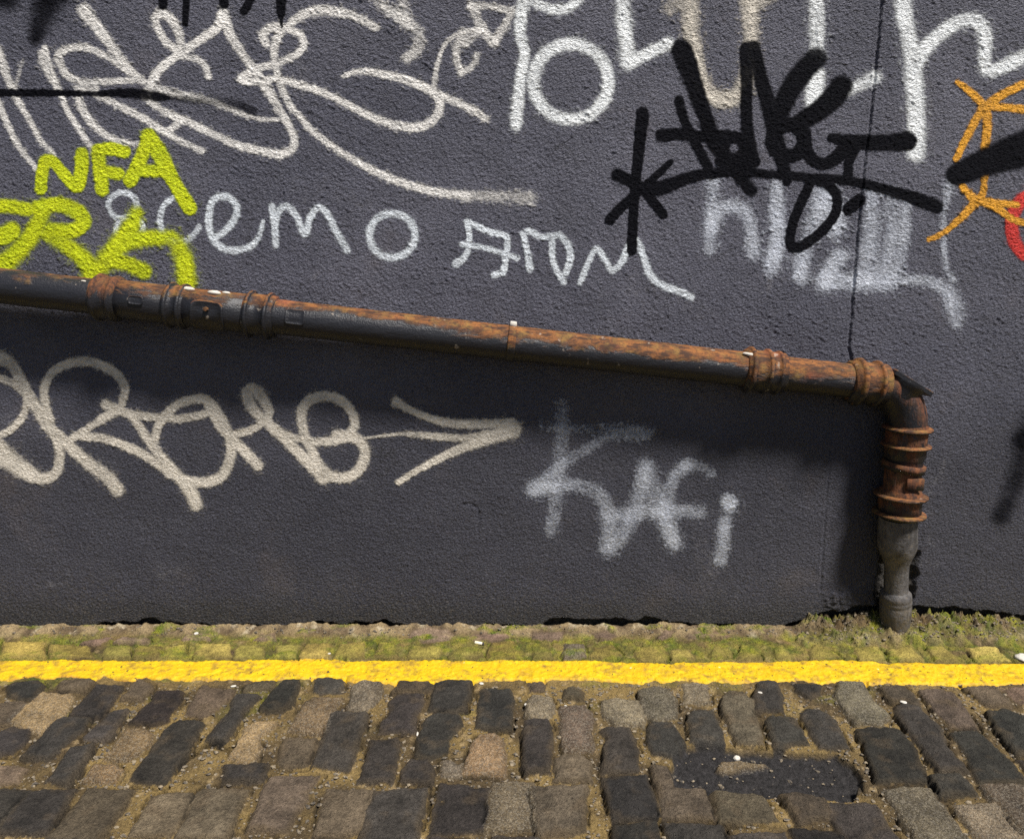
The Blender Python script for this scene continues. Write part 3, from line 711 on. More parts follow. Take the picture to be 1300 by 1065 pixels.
mc = mc * (1 - .6 * mound[:, None] * (1 - sstep(-.2, .5, lum2)[:, None])) + np.array((.12, .075, .025)) * .6 * mound[:, None] * (1 - sstep(-.2, .5, lum2)[:, None])
dk = np.maximum(dk * .8, cgv)
mc = mc * (1 - .8 * dk) + np.array((.022, .018, .014)) * .8 * dk
col = col * (1 - blend[:, None]) + mc * blend[:, None]

# moss: in the gutter strip, in lumps at the wall foot, a little in the joints beyond the line
mfield = fbm(GX * 6.5, GY * 11, 111, 4, .6)
gut = sstep(-.235, -.20, GY) * sstep(-.035, -.075, GY)
moss = gut * sstep(-.30, .60, mfield + .65 * (1 - stone_w) - .12)
clump = sstep(.18, .75, fbm(GX * 7, GY * 16, 112, 4, .6)) * sstep(-.11, -.07, GY) * sstep(.01, -.008, GY)
clump = np.maximum(clump, patch * sstep(-.15, .5, fbm(GX * 15, GY * 18, 113, 3) + .75 * sstep(1110, 1210, pxc) - .55) * sstep(-.13, -.06, GY))
joints = (1 - stone_w) * sstep(.1, .8, fbm(GX * 4, GY * 6, 114, 3)) * sstep(-.62, -.36, GY) * sstep(-.2, -.33, GY) * .7
moss = np.clip(np.maximum(np.maximum(moss * .8, clump), joints), 0, 1)
mnz = sstep(-.6, .6, fbm(GX * 30, GY * 30, 115, 3))[:, None]
mcol = np.array((.27, .27, .022)) * mnz + np.array((.085, .125, .010)) * (1 - mnz)
ml = (moss * (.45 + .5 * sstep(-.2, .6, fbm(GX * 20, GY * 20, 116, 3))))[:, None]
col = col * (1 - ml) + mcol * ml
hgt += moss * (.002 + .0024 * np.abs(fbm(GX * 70, GY * 70, 117, 2)))

# yellow line
def zpts(dct):
    o = []
    for ox, c in dct: o += [(ox + c[i] / 5.325, 775 + c[i + 1] / 5.325) for i in range(0, len(c), 2)]
    return np.array(sorted(o))
TOP = zpts([(0, [0,325,300,320,640,322,900,322]), (220, [0,325,640,320,1100,322]), (440, [0,325,640,322]), (660, [0,322,500,325,640,335,900,340,1020,350,1060,335]), (880, [100,335,500,335,600,325,900,325]), (1060, [0,325,250,330,350,345,530,335,800,345,1278,345])])
BOT = zpts([(0, [0,462,60,465,150,448,230,436,300,458,430,440,520,436,580,465,640,465,700,432,740,437,840,470,900,465,980,442,1050,460,1130,447]), (220, [0,457,120,465,180,455,300,460,400,455,500,455,540,465,600,455,700,460,760,450,850,455,950,450,1050,440,1150,455]),
            (440, [0,465,60,475,150,465,250,475,330,480,450,465,520,470,590,490,640,465,750,470,840,478,900,465,1100,460]), (660, [0,455,70,465,180,465,250,455,400,455,520,455,600,470,700,470,830,485,900,455,960,475,1050,465,1090,460]),
            (880, [0,472,90,490,150,465,270,485,400,470,460,458,560,472,650,470,730,455,860,485]), (1060, [0,467,60,462,150,480,250,490,350,480,450,488,560,485,700,488,830,500,950,490,1080,495,1180,490,1278,485])])
ty = np.interp(GPX, TOP[:, 0], TOP[:, 1]) + .5 * fbm(GX * 30, GX * 0, 121, 3); by = np.interp(GPX, BOT[:, 0], BOT[:, 1]) + .9 * fbm(GX * 28, GX * 0 + 3, 122, 3)
sdl = np.minimum(GPY - ty, by - GPY)
inl = sstep(-2, 3, sdl)
hgt = hgt * (1 - inl) + np.minimum(hgt * .75 - .001, .004) * inl
hgt -= .004 * sstep(0, -.05, GY * 0 - .1) * 0
hgt -= .05 * sstep(.004, .02, GY)
ground_v = np.stack([GX, GY, hgt], 1)
gq = lattice_faces(NGX, NGY)
mcut = (GY > -.088 - .45 * .09 * patch)
fm = mcut[gq].all(1)


def mat_ground(name, sp=True):
    t = NT(name)
    c = t.attr('tint', 'Color')
    f1 = t.noise(150, 4, .72); f2 = t.noise(480, 3, .65)
    c = t.mix(1., c, t.mix(t.mr(f1, .25, .75), (.42, .40, .38), (1.62, 1.60, 1.55)), 'MULTIPLY')
    grit = t.mr(t.voro(420), .0, .30, 1, 0, True)
    pick = t.mr(t.noise(75, 2), .55, .7)
    c = t.mix(t.math('MULTIPLY', t.math('MULTIPLY', grit, pick), .5), c, (.42, .36, .27))
    spk = t.attr('speck')
    sv = t.voro(330, out='Color')
    sx = t.sep(sv)
    c = t.mix(t.math('MULTIPLY', t.math('MULTIPLY', t.mr(sx[0], .62, .7), spk), .26), c, (.42, .37, .29))
    c = t.mix(t.math('MULTIPLY', t.math('MULTIPLY', t.mr(sx[1], .66, .74), spk), .40), c, (.035, .03, .028))
    h = t.math('ADD', f1, t.math('MULTIPLY', f2, .6))
    pits = t.mr(t.voro(140), .0, .26, 0, 1)
    h = t.math('ADD', h, t.math('MULTIPLY', pits, .35))
    return t.set(c, t.mr(f1, .3, .7, .62, .9), t.bump(h, .0085, 1.), spec=.25)


gmat = mat_ground('worn_stone')
u, q = sub(ground_v, gq[~fm])
road = tag(mesh_obj('cobbled_road', ground_v[u], q, gmat, attrs={'tint': col[u], 'speck': speck[u]}), 'worn stone sett paving with dirt and moss in its joints', kind='structure')
u, q = sub(ground_v, gq[fm])
tag(mesh_obj('mortar_footing', ground_v[u], q, gmat, attrs={'tint': col[u], 'speck': speck[u] * 0}), 'crumbling mossy mortar strip along the foot of the wall', kind='structure')

ld = sstep(-1.0, 2.2, sdl); m = sdl > -1.6
lh = np.where(True, hgt, hgt) + (.0062 * ld - .002) + .0007 * fbm(GX * 22, GY * 22, 131, 3)
q = gq[m[gq].all(1)]
u, q = sub(ground_v, q)
lv = ground_v[u].copy(); lv[:, 2] = lh[u]
t = NT('yellow_road_paint')
wear = t.attr('wear'); n1 = t.noise(42, 4, .65); n2 = t.noise(210, 3, .6)
c = t.mix(t.mr(n1, .35, .68), (.57, .41, .006), (.56, .33, .007))
c = t.mix(t.mr(t.noise(7, 3), .52, .72, 0, .5), c, (.56, .27, .010))
c = t.mix(t.math('MULTIPLY', t.mr(n2, .56, .68), .6), c, (.34, .16, .015))
c = t.mix(t.mr(t.noise(88, 2, .5), .675, .705), c, (.06, .04, .02))
c = t.mix(t.mr(t.noise(30, 2, .5), .74, .78, 0, .8), c, (.70, .62, .36))
c = t.mix(t.math('MULTIPLY', t.mr(t.noise(11, 5, .7), .60, .74, 0, .75), t.mr(n2, .45, .62)), c, (.36, .22, .03))
c = t.mix(t.math('MULTIPLY', t.math('MULTIPLY', t.attr('gap'), .6), t.mr(n1, .42, .62)), c, (.13, .085, .035))
c = t.mix(wear, c, t.mix(n2, (.42, .17, .012), (.10, .06, .03)))
ym = t.set(c, .6, t.bump(t.math('ADD', n2, n1), .0030, .7), spec=.3)
wearv = sstep(2.2, -.8, by - GPY) * (.35 + .6 * sstep(330, 60, GPX)) + .5 * sstep(1.2, -.8, GPY - ty)
tag(mesh_obj('yellow_line', lv, q, ym, attrs={'wear': np.clip(wearv, 0, 1)[u], 'gap': (1 - stone_w[u]) * sstep(-.3, .4, fbm(GX[u] * 14, GY[u] * 14, 133, 3))}), 'single yellow no-parking line painted along the setts', kind='structure')

# far ground sheet
g = NT('far_ground'); gm = g.set(g.mix(g.noise(3, 5), (.05, .045, .04), (.10, .085, .06)), .9, g.bump(g.noise(20, 4), .02))
tag(mesh_obj('ground', [(-60, -90, -.045), (60, -90, -.045), (60, 30, -.045), (-60, 30, -.045)], [(0, 1, 2, 3)], gm), kind='structure')

# moss tufts: tiny blades on the thickest moss
cand = np.nonzero((moss > .42) & (np.abs(GX) < 2) & (GY > -.24) & (GY < .0) & (sdl < -2))[0]
pw = moss[cand] ** 2 * (1 + 2 * (GY[cand] > -.1)) * (1 - .75 * np.clip(mound[cand] * 2, 0, 1)); pw /= pw.sum()
pick = R.choice(cand, 9000, p=pw)
n = len(pick)
bx = GX[pick] + R.randn(n) * .0015; byy = GY[pick] + R.randn(n) * .0015; bz = hgt[pick] - .001
th = R.rand(n) * 6.283; ln = .0018 + .0030 * R.rand(n); wd = .0011 + .001 * R.rand(n); lean = R.randn(n, 2) * .0026
a = np.stack([bx - np.cos(th) * wd, byy - np.sin(th) * wd, bz], 1); b = np.stack([bx + np.cos(th) * wd, byy + np.sin(th) * wd, bz], 1)
c_ = np.stack([bx + lean[:, 0], byy + lean[:, 1], bz + ln], 1)
vv = np.concatenate([a, b, c_]); tr = np.stack([np.arange(n), np.arange(n) + n, np.arange(n) + 2 * n], 1)
g = NT('moss'); gm = g.set(g.mix(g.noise(60, 2), (.06, .10, .010), (.20, .21, .02)), .8)
tag(mesh_obj('moss', vv, np.zeros((0, 4)), gm, tris=tr, smooth=False), 'bright green moss tufts between the wall and the yellow line', kind='stuff')


# ------------------------------------------------------------------ small solids
class MB:
    def __init__(s): s.v = []; s.q = []; s.t = []
    def add(s, v, q, t=()):
        o = len(s.v); s.v += [tuple(p) for p in v]; s.q += [tuple(i + o for i in f) for f in q]; s.t += [tuple(i + o for i in f) for f in t]
    def grid(s, rows, closed_u=True, flip=False):
        nu = len(rows[0]); v = [p for r in rows for p in r]; q = []
        for i in range(len(rows) - 1):
            for j in range(nu if closed_u else nu - 1):
                a = i * nu + j; b = i * nu + (j + 1) % nu; f = (a, b, b + nu, a + nu)
                q.append(f[::-1] if flip else f)
        s.add(v, q)
    def cap(s, ring):
        c = sum((Vector(p) for p in ring), Vector()) / len(ring); n = len(ring)
        s.add(list(ring) + [c], [], [(i, (i + 1) % n, n) for i in range(n)])
    def build(s, name, mat, parent=None, loc=None, smooth=True):
        v = np.array(s.v); 
        if loc is not None: v = v - np.array(loc)
        return mesh_obj(name, v, np.array(s.q).reshape(-1, 4), mat, parent, tris=s.t or None, smooth=smooth)


def frame_of(d):
    d = d.normalized(); a = Vector((0, 1, 0)) if abs(d.y) < .9 else Vector((1, 0, 0))
    u = d.cross(a).normalized(); v = d.cross(u).normalized(); return u, v


_pn = lambda a, b, s=0: float(pn(np.array([a]), np.array([b]), s)[0])
def ring_pts(c, u, v, r, seg=48, rough=.0, key=0.0):
    ks = np.arange(seg); an = 2 * np.pi * ks / seg
    rr = r * (1 + rough * pn(np.cos(an) * 2.2 + key * 31, np.sin(an) * 2.2 + key * 17, 4))
    return [c + u * (rr[k] * math.cos(an[k])) + v * (rr[k] * math.sin(an[k])) for k in ks]


def lathe(mb, p0, d, prof, seg=48, rough=.012, caps=True):
    """revolve a profile of (distance along d, radius) about the axis p0 + s d"""
    u, v = frame_of(d); d = d.normalized()
    rows = [ring_pts(p0 + d * s, u, v, r, seg, rough, s) for s, r in prof]
    mb.grid(rows)
    if caps: mb.cap(rows[0]); mb.cap(rows[-1][::-1])


def obox(mb, c, ax, ay, az, sx, sy, sz, bev=.12):
    """box with chamfered edges: a stack of three outlines"""
    rows = []
    b = min(sx, sy, sz) * bev
    for k, (z, ins) in enumerate(((-sz / 2, b), (-sz / 2 + b, 0), (sz / 2 - b, 0), (sz / 2, b))):
        x, y = sx / 2 - ins, sy / 2 - ins; cc = b * .8
        pts = [(-x + cc, -y), (x - cc, -y), (x, -y + cc), (x, y - cc), (x - cc, y), (-x + cc, y), (-x, y - cc), (-x, -y + cc)]
        rows.append([c + ax * p[0] + ay * p[1] + az * z for p in pts])
    mb.grid(rows); mb.cap(rows[0][::-1]); mb.cap(rows[-1])


def mat_iron(name, lo, hi, red=0.):
    """old cast iron: black paint flaking to orange and brown rust; lo..hi sets how much rust from the left end to the right"""
    t = NT(name)
    P = t.geo.outputs['Position']; x = t.sep(P)[0]; nz = t.sep(t.geo.outputs['Normal'])[2]
    sv_ = t.mapping((.35, 1, 1) if not red else (1, 1, .4)); n1 = t.noise(17, 6, .7, .4, vec=sv_); n2 = t.noise(62, 5, .7, vec=sv_); n3 = t.noise(190, 3, .6)
    amt = t.mr(x, -1.6, 1.1, lo, hi)
    f = t.math('ADD', t.math('MULTIPLY', t.math('SUBTRACT', n1, .5), 1.5), amt)
    f = t.math('ADD', f, t.math('MULTIPLY', t.math('SUBTRACT', n2, .5), .8))
    f = t.math('ADD', f, t.math('MULTIPLY', nz, .62))             # crown rusts most; the underside's shade is also painted in as black
    f = t.mr(f, .42, .66, 0, 1, True)
    paint = t.mix(n2, (.009, .009, .012), (.020, .020, .024))
    rust = t.mix(t.mr(n2, .38, .58), (.235, .088, .021), (.045, .019, .010))
    rust = t.mix(t.mr(t.noise(24, 3, .6), .5, .68, 0, .6), rust, (.215, .13, .032))
    rust = t.mix(t.mr(t.noise(8, 3), .56, .72, 0, .6), rust, (.26, .075, .034))
    rust = t.mix(t.mr(t.noise(120, 4, .7), .52, .64, 0, .6), rust, (.030, .016, .010))
    if red: rust = t.mix(red, rust, t.mix(t.mr(n2, .38, .6), (.135, .042, .018), (.03, .014, .010)))
    c = t.mix(f, paint, rust)
    c = t.mix(t.mr(t.noise(37, 3, .5), .68, .73, 0, .5 if not red else .0), c, (.36, .30, .24))     # pale flecks of old paint and droppings
    h = t.math('ADD', t.math('ADD', t.math('MULTIPLY', n2, .6), t.math('MULTIPLY', n3, .35)), t.math('MULTIPLY', f, .35))
    return t.set(c, t.mr(f, 0, 1, .42, .86), t.bump(h, .0042, .9), spec=.4)


iron = mat_iron('rusting_iron', -.06, .46)
iron_dark = mat_iron('blackened_iron', .14, .30)
iron_left = mat_iron('dark_red_rust', .34, .34, .6)
iron_red = mat_iron('deep_rust', .66, .66, .6)
iron_elbow = mat_iron('blackened_rust', .52, .52, .8)
iron_black = mat_iron('black_painted_iron', .06, .06)
iron_gold = mat_iron('ochre_rust', .58, .58, .0)
t = NT('grey_painted_pipe'); gn = t.noise(40, 4, .6)
st = t.noise(9, 5, .7, .5, vec=t.mapping((4, 4, .8)))
c = t.mix(t.mr(gn, .35, .7), (.068, .064, .064), (.125, .117, .112)); c = t.mix(t.mr(st, .48, .68, 0, .8), c, (.022, .020, .020)); c = t.mix(t.mr(t.noise(70, 5, .7), .58, .68, 0, .7), c, (.15, .12, .09))
z_ = t.sep(t.geo.outputs['Position'])[2]; c = t.mix(t.math('MULTIPLY', t.mr(z_, .16, .02), t.mr(t.noise(60, 4, .7), .4, .6)), c, (.11, .085, .05))
greyp = t.set(c, .6, t.bump(t.math('ADD', t.noise(90, 4, .7), t.math('MULTIPLY', gn, .6)), .004), spec=.3)
t = NT('dropping'); pale_m = t.set(t.mix(t.noise(200, 2), (.38, .34, .28), (.62, .58, .52)), .8, t.bump(t.noise(300, 2), .001))

PA = at_wall(0, 363, -.086); PB = at_wall(1117, 488, -.068)
pd_ = (PB - PA).normalized(); Lp = (PB - PA).length
def s_at(px):
    lo, hi = -1.0, Lp + .3
    for _ in range(50):
        m_ = (lo + hi) / 2; p = PA + pd_ * m_
        if project(p.x, p.y, p.z)[0] < px: lo = m_
        else: hi = m_
    return lo
mmpx = lambda px: (at_wall(px + 1, 430, -.075) - at_wall(px, 430, -.075)).length
RP = 22.2 * mmpx(650)
pipe = empty('drain_pipe', (PB.x, 0, 0)); O = Vector((PB.x, 0, 0))
tag(pipe, 'rusty cast iron drain pipe sloping along the wall to a downpipe', 'pipe')
pipe_parent = pipe
def part(mb, name, mat, parent=None, label=None, smooth=True):
    base = Vector((0, 0, 0)) if (parent and parent is not pipe) else O
    o = mb.build(name, mat, parent or pipe, loc=O, smooth=smooth)
    if label: o['label'] = label
    return o

mb = MB(); ss = np.linspace(-1.3, Lp + .02, 170); lathe(mb, PA, pd_, [(s, RP) for s in ss], rough=.014)
run = part(mb, 'pipe_run', iron)

def bead(s, r, w, base):
    return [(s - w, base), (s - w * .8, base + (r - base) * .6), (s - w * .35, r), (s + w * .35, r), (s + w * .8, base + (r - base) * .6), (s + w, base)]
def collar(px0, px1, beads, rbody, mat, label=None):
    s0, s1 = s_at(px0), s_at(px1); prof = [(s0 - .003, RP * .98), (s0, rbody)]
    for bpx, br, bw in beads: prof += bead(s_at(bpx), br, bw, rbody)
    prof += [(s1, rbody), (s1 + .005, RP * .98)]
    prof.sort(key=lambda p: p[0])
    m_ = MB(); lathe(m_, PA, pd_, prof, rough=.012); return part(m_, 'collar', mat, label=label)
collar(124, 154, [(129, RP * 1.34, .008), (149, RP * 1.30, .007)], RP * 1.22, iron_left, 'red-brown rusted collar')
collar(214, 239, [(219, RP * 1.30, .007), (235, RP * 1.30, .007)], RP * 1.17, iron_dark)
mb = MB(); lathe(mb, PA, pd_, [(s_at(152), RP * .99), (s_at(154), RP * 1.09), (s_at(216), RP * 1.09), (s_at(218), RP * .99)], rough=.01); part(mb, 'access_section', iron_dark)
mb = MB(); lathe(mb, PA, pd_, [(s_at(238), RP * .99), (s_at(240), RP * 1.10), (s_at(314), RP * 1.10), (s_at(316), RP * .99)], rough=.01); part(mb, 'access_section', iron)
collar(314, 350, [(319, RP * 1.34, .007), (343, RP * 1.34, .007)], RP * 1.17, iron_dark)
collar(944, 992, [(950, RP * 1.36, .009), (971, RP * 1.32, .008), (985, RP * 1.28, .007)], RP * 1.18, iron_gold, 'ochre rusted three-ring collar')
collar(1077, 1121, [(1087, RP * 1.40, .011), (1110, RP * 1.36, .008)], RP * 1.20, iron_gold)

up_, vp_ = frame_of(pd_)
# in-plane directions round the pipe: out = towards the street, upw = up
upw = Vector((0, 0, 1)); upw = (upw - pd_ * upw.dot(pd_)).normalized(); out = pd_.cross(upw).normalized()
if out.y > 0: out = -out
def on_pipe(s, a, r): return PA + pd_ * s + (out * math.cos(a) + upw * math.sin(a)) * r
def plate(px, a0, ls, la, r0, th, mat, name, n=6., rim=0.):
    """a rounded plate wrapped on the pipe: ls half-length along, la half-angle round it"""
    m_ = MB(); s0 = s_at(px); rows = []
    K_ = 40
    for k, (q_, r) in enumerate(((1.0, r0), (1.0, r0 + th), (.90, r0 + th), (.84, r0 + th - rim), (.5, r0 + th - rim), (.02, r0 + th - rim))):
        rows.append([on_pipe(s0 + ls * q_ * math.copysign(abs(math.cos(t_)) ** (2 / n), math.cos(t_)), a0 + la * q_ * math.copysign(abs(math.sin(t_)) ** (2 / n), math.sin(t_)), r) for t_ in (2 * math.pi * j / K_ for j in range(K_))])
    m_.grid(rows); m_.cap(rows[-1])
    return part(m_, name, mat)
door = plate(272, -.30, .050, .80, RP * 1.06, .010, iron_dark, 'inspection_door', 5., .004)
for da, dx in ((-1.0, 0.0), (.42, 0.)):
    m_ = MB(); c0 = on_pipe(s_at(272) + dx, -.30 + da * .93, RP * 1.10); dirn = (out * math.cos(-.30 + da) + upw * math.sin(-.30 + da)).normalized()
    lathe(m_, c0, dirn, [(0, .008), (.010, .008), (.012, .006)], seg=6, rough=0); part(m_, 'bolt', iron_gold)
plate(184, .15, .022, .20, RP * 1.05, .006, iron_dark, 'cast_boss', 5., .002)
plate(380, .22, .030, .42, RP * .98, .0042, iron, 'cast_label', 8., .0018)
# strap with its lug
mb = MB(); s0 = s_at(649); w = .0125
lathe(mb, PA, pd_, [(s0 - w, RP * .99), (s0 - w, RP * 1.06), (s0 - w * .7, RP * 1.08), (s0 + w * .7, RP * 1.08), (s0 + w, RP * 1.06), (s0 + w, RP * .99)], rough=.004, caps=False)
strap = part(mb, 'strap', iron_gold, label='thin rusty strap round the middle of the pipe')
mb = MB(); obox(mb, PA + pd_ * s0 + upw * (RP * 1.10) + out * .006, pd_, out, upw, .021, .03, .016); part(mb, 'lug', pale_m, strap)
# pale lumps on the crown
for px, a, r in ((241, 1.25, .012), (276, 1.15, .013), (289, 1.3, .008), (947, 1.0, .011), (113, 1.0, .005), (941, 1.05, .008)):
    m_ = MB(); c0 = on_pipe(s_at(px), a, RP * 1.10 if px not in (113,) else RP)
    rows = []
    for i in range(1, 7):
        ph = math.pi * i / 7
        rows.append([c0 + pd_ * (r * 1.5 * math.sin(ph) * math.cos(q) * (1 + .25 * math.sin(3 * q + px))) + out * (r * math.sin(ph) * math.sin(q)) + upw * (r * .6 * math.cos(ph)) for q in (2 * math.pi * j / 14 for j in range(14))])
    m_.grid(rows, flip=True); m_.cap(rows[0]); m_.cap(rows[-1]); part(m_, 'dropping', pale_m)

# elbow: a tight bend with a bolted cover on its outer corner
E0 = PA + pd_ * s_at(1116); EC = at_wall(1151, 497, -.068); E1 = at_wall(1152, 545, -.070)
rows = []; N_ = 22
pts = []
for i in range(N_ + 1):
    t_ = i / N_; pts.append(E0 * (1 - t_) ** 2 + EC * (2 * t_ * (1 - t_)) + E1 * t_ ** 2)
mb = MB(); side = Vector((0, 1, 0))
for i, p in enumerate(pts):
    d_ = (pts[min(i + 1, N_)] - pts[max(i - 1, 0)]).normalized(); n_ = side.cross(d_).normalized(); b_ = d_.cross(n_).normalized()
    rows.append(ring_pts(p, n_, b_, RP * (1.06 + .05 * math.sin(math.pi * i / N_)), 48, .012, i * .03))
mb.grid(rows); mb.cap(rows[0]); mb.cap(rows[-1][::-1])
part(mb, 'elbow', iron_elbow, label='blackened rusty elbow')
ca_, cb_ = at_wall(1129, 466, -.070), at_wall(1174, 494, -.070)
ax = (cb_ - ca_).normalized(); az = ax.cross(Vector((0, 1, 0))).normalized()
if az.z < 0: az = -az
ay = az.cross(ax).normalized(); cc_ = (ca_ + cb_) / 2
mb = MB(); obox(mb, cc_ - az * .010, ax, ay, az, (cb_ - ca_).length, .112, .017); cap_ = part(mb, 'access_cover', iron_black, smooth=False)
mb = MB(); lathe(mb, cc_ - az * .092 - ax * .002, az, [(0, RP * .9), (.03, RP * 1.10), (.062, RP * 1.14), (.070, RP * 1.26), (.080, RP * 1.26)], rough=.01); part(mb, 'cover_neck', iron_black)
for sx_ in (-1, 1):
    mb = MB(); lathe(mb, cc_ + ax * sx_ * .047 - az * .006 - ay * .0, az, [(0, .008), (.009, .008), (.011, .006)], seg=6, rough=0); part(mb, 'bolt', iron_red, cap_)

# downpipe sockets
VT = at_wall(1152.5, 536, -.070); VB = at_wall(1140.5, 657, -.070); vd = (VB - VT).normalized(); LV = (VB - VT).length
vs = lambda py: (py - 536) / (657 - 536) * LV
px_m = mmpx(1140)
mb = MB(); lathe(mb, VT, vd, [(-.004, 22 * px_m), (vs(541), 25 * px_m), (vs(578), 25 * px_m), (vs(581), 22.5 * px_m), (vs(618), 22.0 * px_m), (vs(623), 26 * px_m), (vs(655), 26.5 * px_m), (vs(656), 21 * px_m)], rough=.01)
sock = part(mb, 'socket', iron_red, label='red rusted vertical socket')
for py, rad, w, mt in ((543.5, 30, .0055, iron_gold), (564.5, 30, .005, iron_gold), (628, 32.5, .0055, iron_gold), (651, 32.5, .0055, iron_gold)):
    m_ = MB(); s_ = vs(py); lathe(m_, VT, vd, bead(s_, rad * px_m, w * 1.6, 22 * px_m), rough=.012, caps=False); part(m_, 'rim', mt)
# a slightly tilted clamp
cd = (vd + Vector((-.13, 0, 0))).normalized(); cc0 = VT + vd * vs(591)
m_ = MB(); lathe(m_, cc0, cd, [(-.012, 22 * px_m), (-.012, 26 * px_m), (.012, 26 * px_m), (.012, 22 * px_m)], rough=.006, caps=False); part(m_, 'clamp', iron_red)
# cast panel on the socket
m_ = MB(); pc = VT + vd * vs(608) + Vector((.012, -22.6 * px_m, 0)); obox(m_, pc, Vector((1, 0, 0)), Vector((0, 1, 0)), -vd, .055, .010, .040, .2); part(m_, 'cast_boss', iron_red)
# grey end of the downpipe
GT = at_wall(1140, 655, -.068); GB = at_wall(1136.5, 778, -.042); gd = (GB - GT).normalized(); LG = (GB - GT).length
gs = lambda py: (py - 655) / (778 - 655) * LG
mb = MB(); lathe(mb, GT, gd, [(gs(655), 23 * px_m), (gs(662), 23.5 * px_m), (gs(675), 24.2 * px_m), (gs(686), 24.6 * px_m), (gs(693), 24 * px_m), (gs(700), 21.5 * px_m), (gs(707), 18 * px_m), (gs(714), 15.8 * px_m), (gs(722), 15 * px_m), (gs(752), 15.2 * px_m), (gs(756), 17 * px_m)], rough=.014)
part(mb, 'downpipe_end', greyp, label='grey painted downpipe end swelling like a bulb')
mb = MB(); lathe(mb, GT, gd, [(gs(748), 15.2 * px_m), (gs(752), 19.5 * px_m), (gs(757), 20.2 * px_m), (gs(758.5), 19.2 * px_m), (gs(760), 20.4 * px_m), (gs(763), 20.2 * px_m), (gs(764.5), 19.2 * px_m), (gs(766), 20.2 * px_m), (gs(778), 19.8 * px_m), (gs(794), 18.6 * px_m)], rough=.018)
part(mb, 'foot_collar', greyp)

# ------------------------------------------------------------------ litter
def h_at(x, y):
    i = np.searchsorted(gx, x); j = np.searchsorted(gy, y); return float(hgt[j * NGX + i])
t = NT('white_chip'); wm = t.set(t.mix(t.noise(150, 3), (.40, .36, .30), (.62, .59, .53)), .7, t.bump(t.noise(250, 3), .001))
t = NT('cigarette_paper'); cm = t.set(t.mix(t.noise(200, 2), (.72, .62, .40), (.82, .76, .60)), .7)
t = NT('cigarette_ash'); am = t.set((.035, .03, .028), .9)
def chip(px, py, sx, sy, sz, rot, name, label, cat, seed, group=None):
    if sx < .02: sx *= .78; sy *= .78; sz *= .8
    p = at_ground(px, py); z = h_at(p[0], p[1]); rr = np.random.RandomState(seed); m_ = MB(); rows = []
    for i in range(1, 8):
        ph = math.pi * i / 8; row = []
        for j in range(14):
            q = 2 * math.pi * j / 14; k = 1 + .3 * _pn(math.cos(q) * 1.4 + seed, math.sin(q) * 1.4 + ph, 3)
            x_, y_ = sx * k * abs(math.sin(ph)) ** .6 * math.cos(q), sy * k * abs(math.sin(ph)) ** .6 * math.sin(q)
            c, s = math.cos(rot), math.sin(rot); row.append((c * x_ - s * y_, s * x_ + c * y_, sz * math.cos(ph) + sz * .6))
        rows.append(row)
    m_.grid([[Vector(p_) for p_ in r] for r in rows], flip=True); m_.cap([Vector(p_) for p_ in rows[0]]); m_.cap([Vector(p_) for p_ in rows[-1]][::-1])
    o = m_.build(name, wm); o.location = (p[0], p[1], z); tag(o, label, cat, group)
chip(1300, 834, .026, .024, .008, .2, 'paper_scrap', 'large crumpled white scrap on the mossy gutter at the right end', 'litter', 1)
chip(296, 868.5, .012, .0055, .002, .3, 'paper_scrap', 'small flat white scrap on the setts just below the yellow line', 'litter', 2)
chip(529, 924, .0065, .012, .004, -.15, 'stone_chip', 'upright white chip in a joint between two dark setts', 'stone chip', 3)
chip(1147, 893, .012, .008, .003, -.4, 'stone_chip', 'oval white chip on the dark corner of a sett right of the downpipe', 'stone chip', 4)
chip(249, 805, .010, .007, .005, .5, 'stone_chip', 'white chip on the mortar strip above the yellow line', 'stone chip', 5)
chip(418, 830, .006, .005, .003, .3, 'stone_chip', 'tiny white chip on mossy gutter stone touching the yellow line', 'stone chip', 6)
chip(667.5, 893, .006, .0075, .003, .3, 'stone_chip', 'small cream chip at the corner of a speckled pale sett', 'stone chip', 7)
chip(718, 895.5, .005, .006, .003, .9, 'stone_chip', 'small cream chip on the edge of the tallest speckled sett', 'stone chip', 8)
chip(965, 881.5, .008, .0055, .002, -.3, 'stone_chip', 'white chip lying on top of a small dark sett', 'stone chip', 9)
chip(611, 864, .010, .006, .004, -.3, 'stone_chip', 'white chip against the lower edge of the yellow line', 'stone chip', 10)
chip(936, 951, .013, .010, .007, .6, 'stone_chip', 'largest white chip in the tarry hollow', 'stone chip', 11)
# cigarette end
p = at_ground(608, 814.5); z = h_at(p[0], p[1]) + .0055
butt = empty('cigarette_butt', (p[0], p[1], z)); tag(butt, 'trodden cigarette butt on the mossy stones by the wall', 'cigarette butt')
m_ = MB(); d_ = Vector((.95, -.25, -.03)).normalized()
lathe(m_, d_ * -.014, d_, [(0, .0045), (.001, .0052), (.014, .0054), (.024, .0050), (.0265, .0045)], seg=16, rough=.08); m_.build('filter', cm, butt)
m_ = MB(); lathe(m_, d_ * .012, d_, [(0, .0048), (.004, .0050), (.006, .003)], seg=16, rough=.15); m_.build('burnt_tip', am, butt)

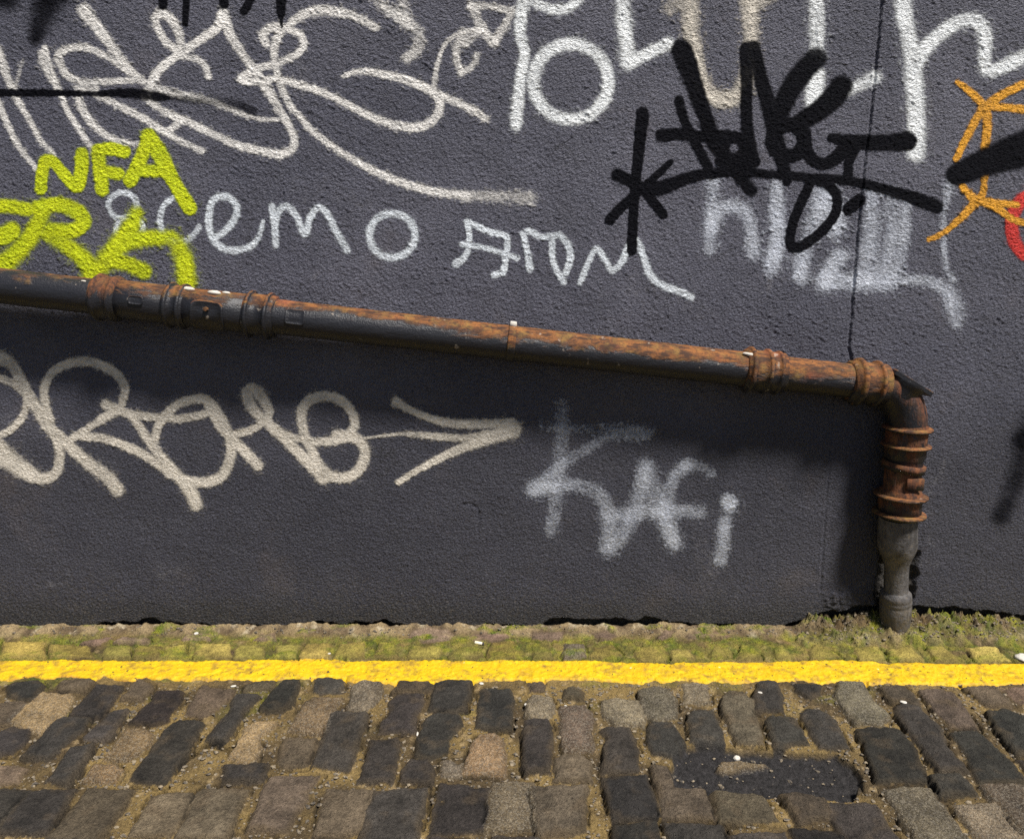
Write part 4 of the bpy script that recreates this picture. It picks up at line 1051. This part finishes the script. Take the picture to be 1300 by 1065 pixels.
# loose gravel in the tarry hollow and along the mortar
cand = np.nonzero(((pit > .6) | ((blend > .5) & (GY > -.12) & (GY < -.01))) & (np.abs(GX) < 1.9))[0]
jcand = np.nonzero((stone_w < .25) & (np.abs(GX) < 1.9) & (GY < -.34) & (GY > -1.07) & (pit < .2))[0]
pw = np.where(pit[cand] > .6, .35, 1 + 3 * mound[cand]); pw /= pw.sum()
pick = np.concatenate([R.choice(cand, 900, p=pw, replace=False), R.choice(jcand, 3200, replace=False)]); vv = []; qq = []; tt = []
m_ = MB()
ico = [(0, 0, 1), (.89, 0, .45), (.28, .85, .45), (-.72, .53, .45), (-.72, -.53, .45), (.28, -.85, .45), (.72, .53, -.45), (-.28, .85, -.45), (-.89, 0, -.45), (-.28, -.85, -.45), (.72, -.53, -.45), (0, 0, -1)]
icf = [(0, 1, 2), (0, 2, 3), (0, 3, 4), (0, 4, 5), (0, 5, 1), (1, 6, 2), (2, 7, 3), (3, 8, 4), (4, 9, 5), (5, 10, 1), (2, 6, 7), (3, 7, 8), (4, 8, 9), (5, 9, 10), (1, 10, 6), (6, 11, 7), (7, 11, 8), (8, 11, 9), (9, 11, 10), (10, 11, 6)]
for i in pick:
    s = .0016 + .0035 * R.rand() ** 2.5; J_ = 1 + .3 * R.randn(12)
    m_.add([(GX[i] + s * a[0] * j * 1.3, GY[i] + s * a[1] * j, hgt[i] + s * (a[2] * j * .8 + .4)) for a, j in zip(ico, J_)], [], icf)
t = NT('grit'); rv = t.noise(95, 2, .5)
grm = t.set(t.mix(t.mr(rv, .38, .62), (.05, .042, .034), (.22, .175, .115)), .85)
tag(m_.build('gravel', grm, smooth=False), 'fine grit scattered in the joints, the tarry hollow and on the mortar', kind='stuff')

# ================================================================== LIGHT
TS = Vector((.95, -1.0, 2.35)).normalized()
sun = bpy.data.lights.new('sun', 'SUN'); sun.energy = 5.0; sun.angle = math.radians(10); sun.color = (1, .96, .90)
so = bpy.data.objects.new('sun', sun); COL.objects.link(so); so.rotation_euler = TS.to_track_quat('Z', 'Y').to_euler(); so.location = (3, -4, 6)
w = bpy.data.worlds.new('World'); scene.world = w; w.use_nodes = True
nt = w.node_tree; bg = nt.nodes['Background']
sky = nt.nodes.new('ShaderNodeTexSky'); sky.sky_type = 'NISHITA'; sky.sun_disc = False
sky.sun_elevation = math.asin(TS.z); sky.sun_rotation = math.atan2(TS.x, TS.y)
nt.links.new(sky.outputs[0], bg.inputs[0]); bg.inputs[1].default_value = .05
scene.view_settings.view_transform = 'Standard'; scene.view_settings.look = 'None'; scene.view_settings.exposure = .55; scene.view_settings.gamma = 1
scene.render.engine = 'CYCLES'
scene.cycles.transparent_max_bounces = 24; scene.cycles.max_bounces = 5; scene.cycles.use_denoising = False
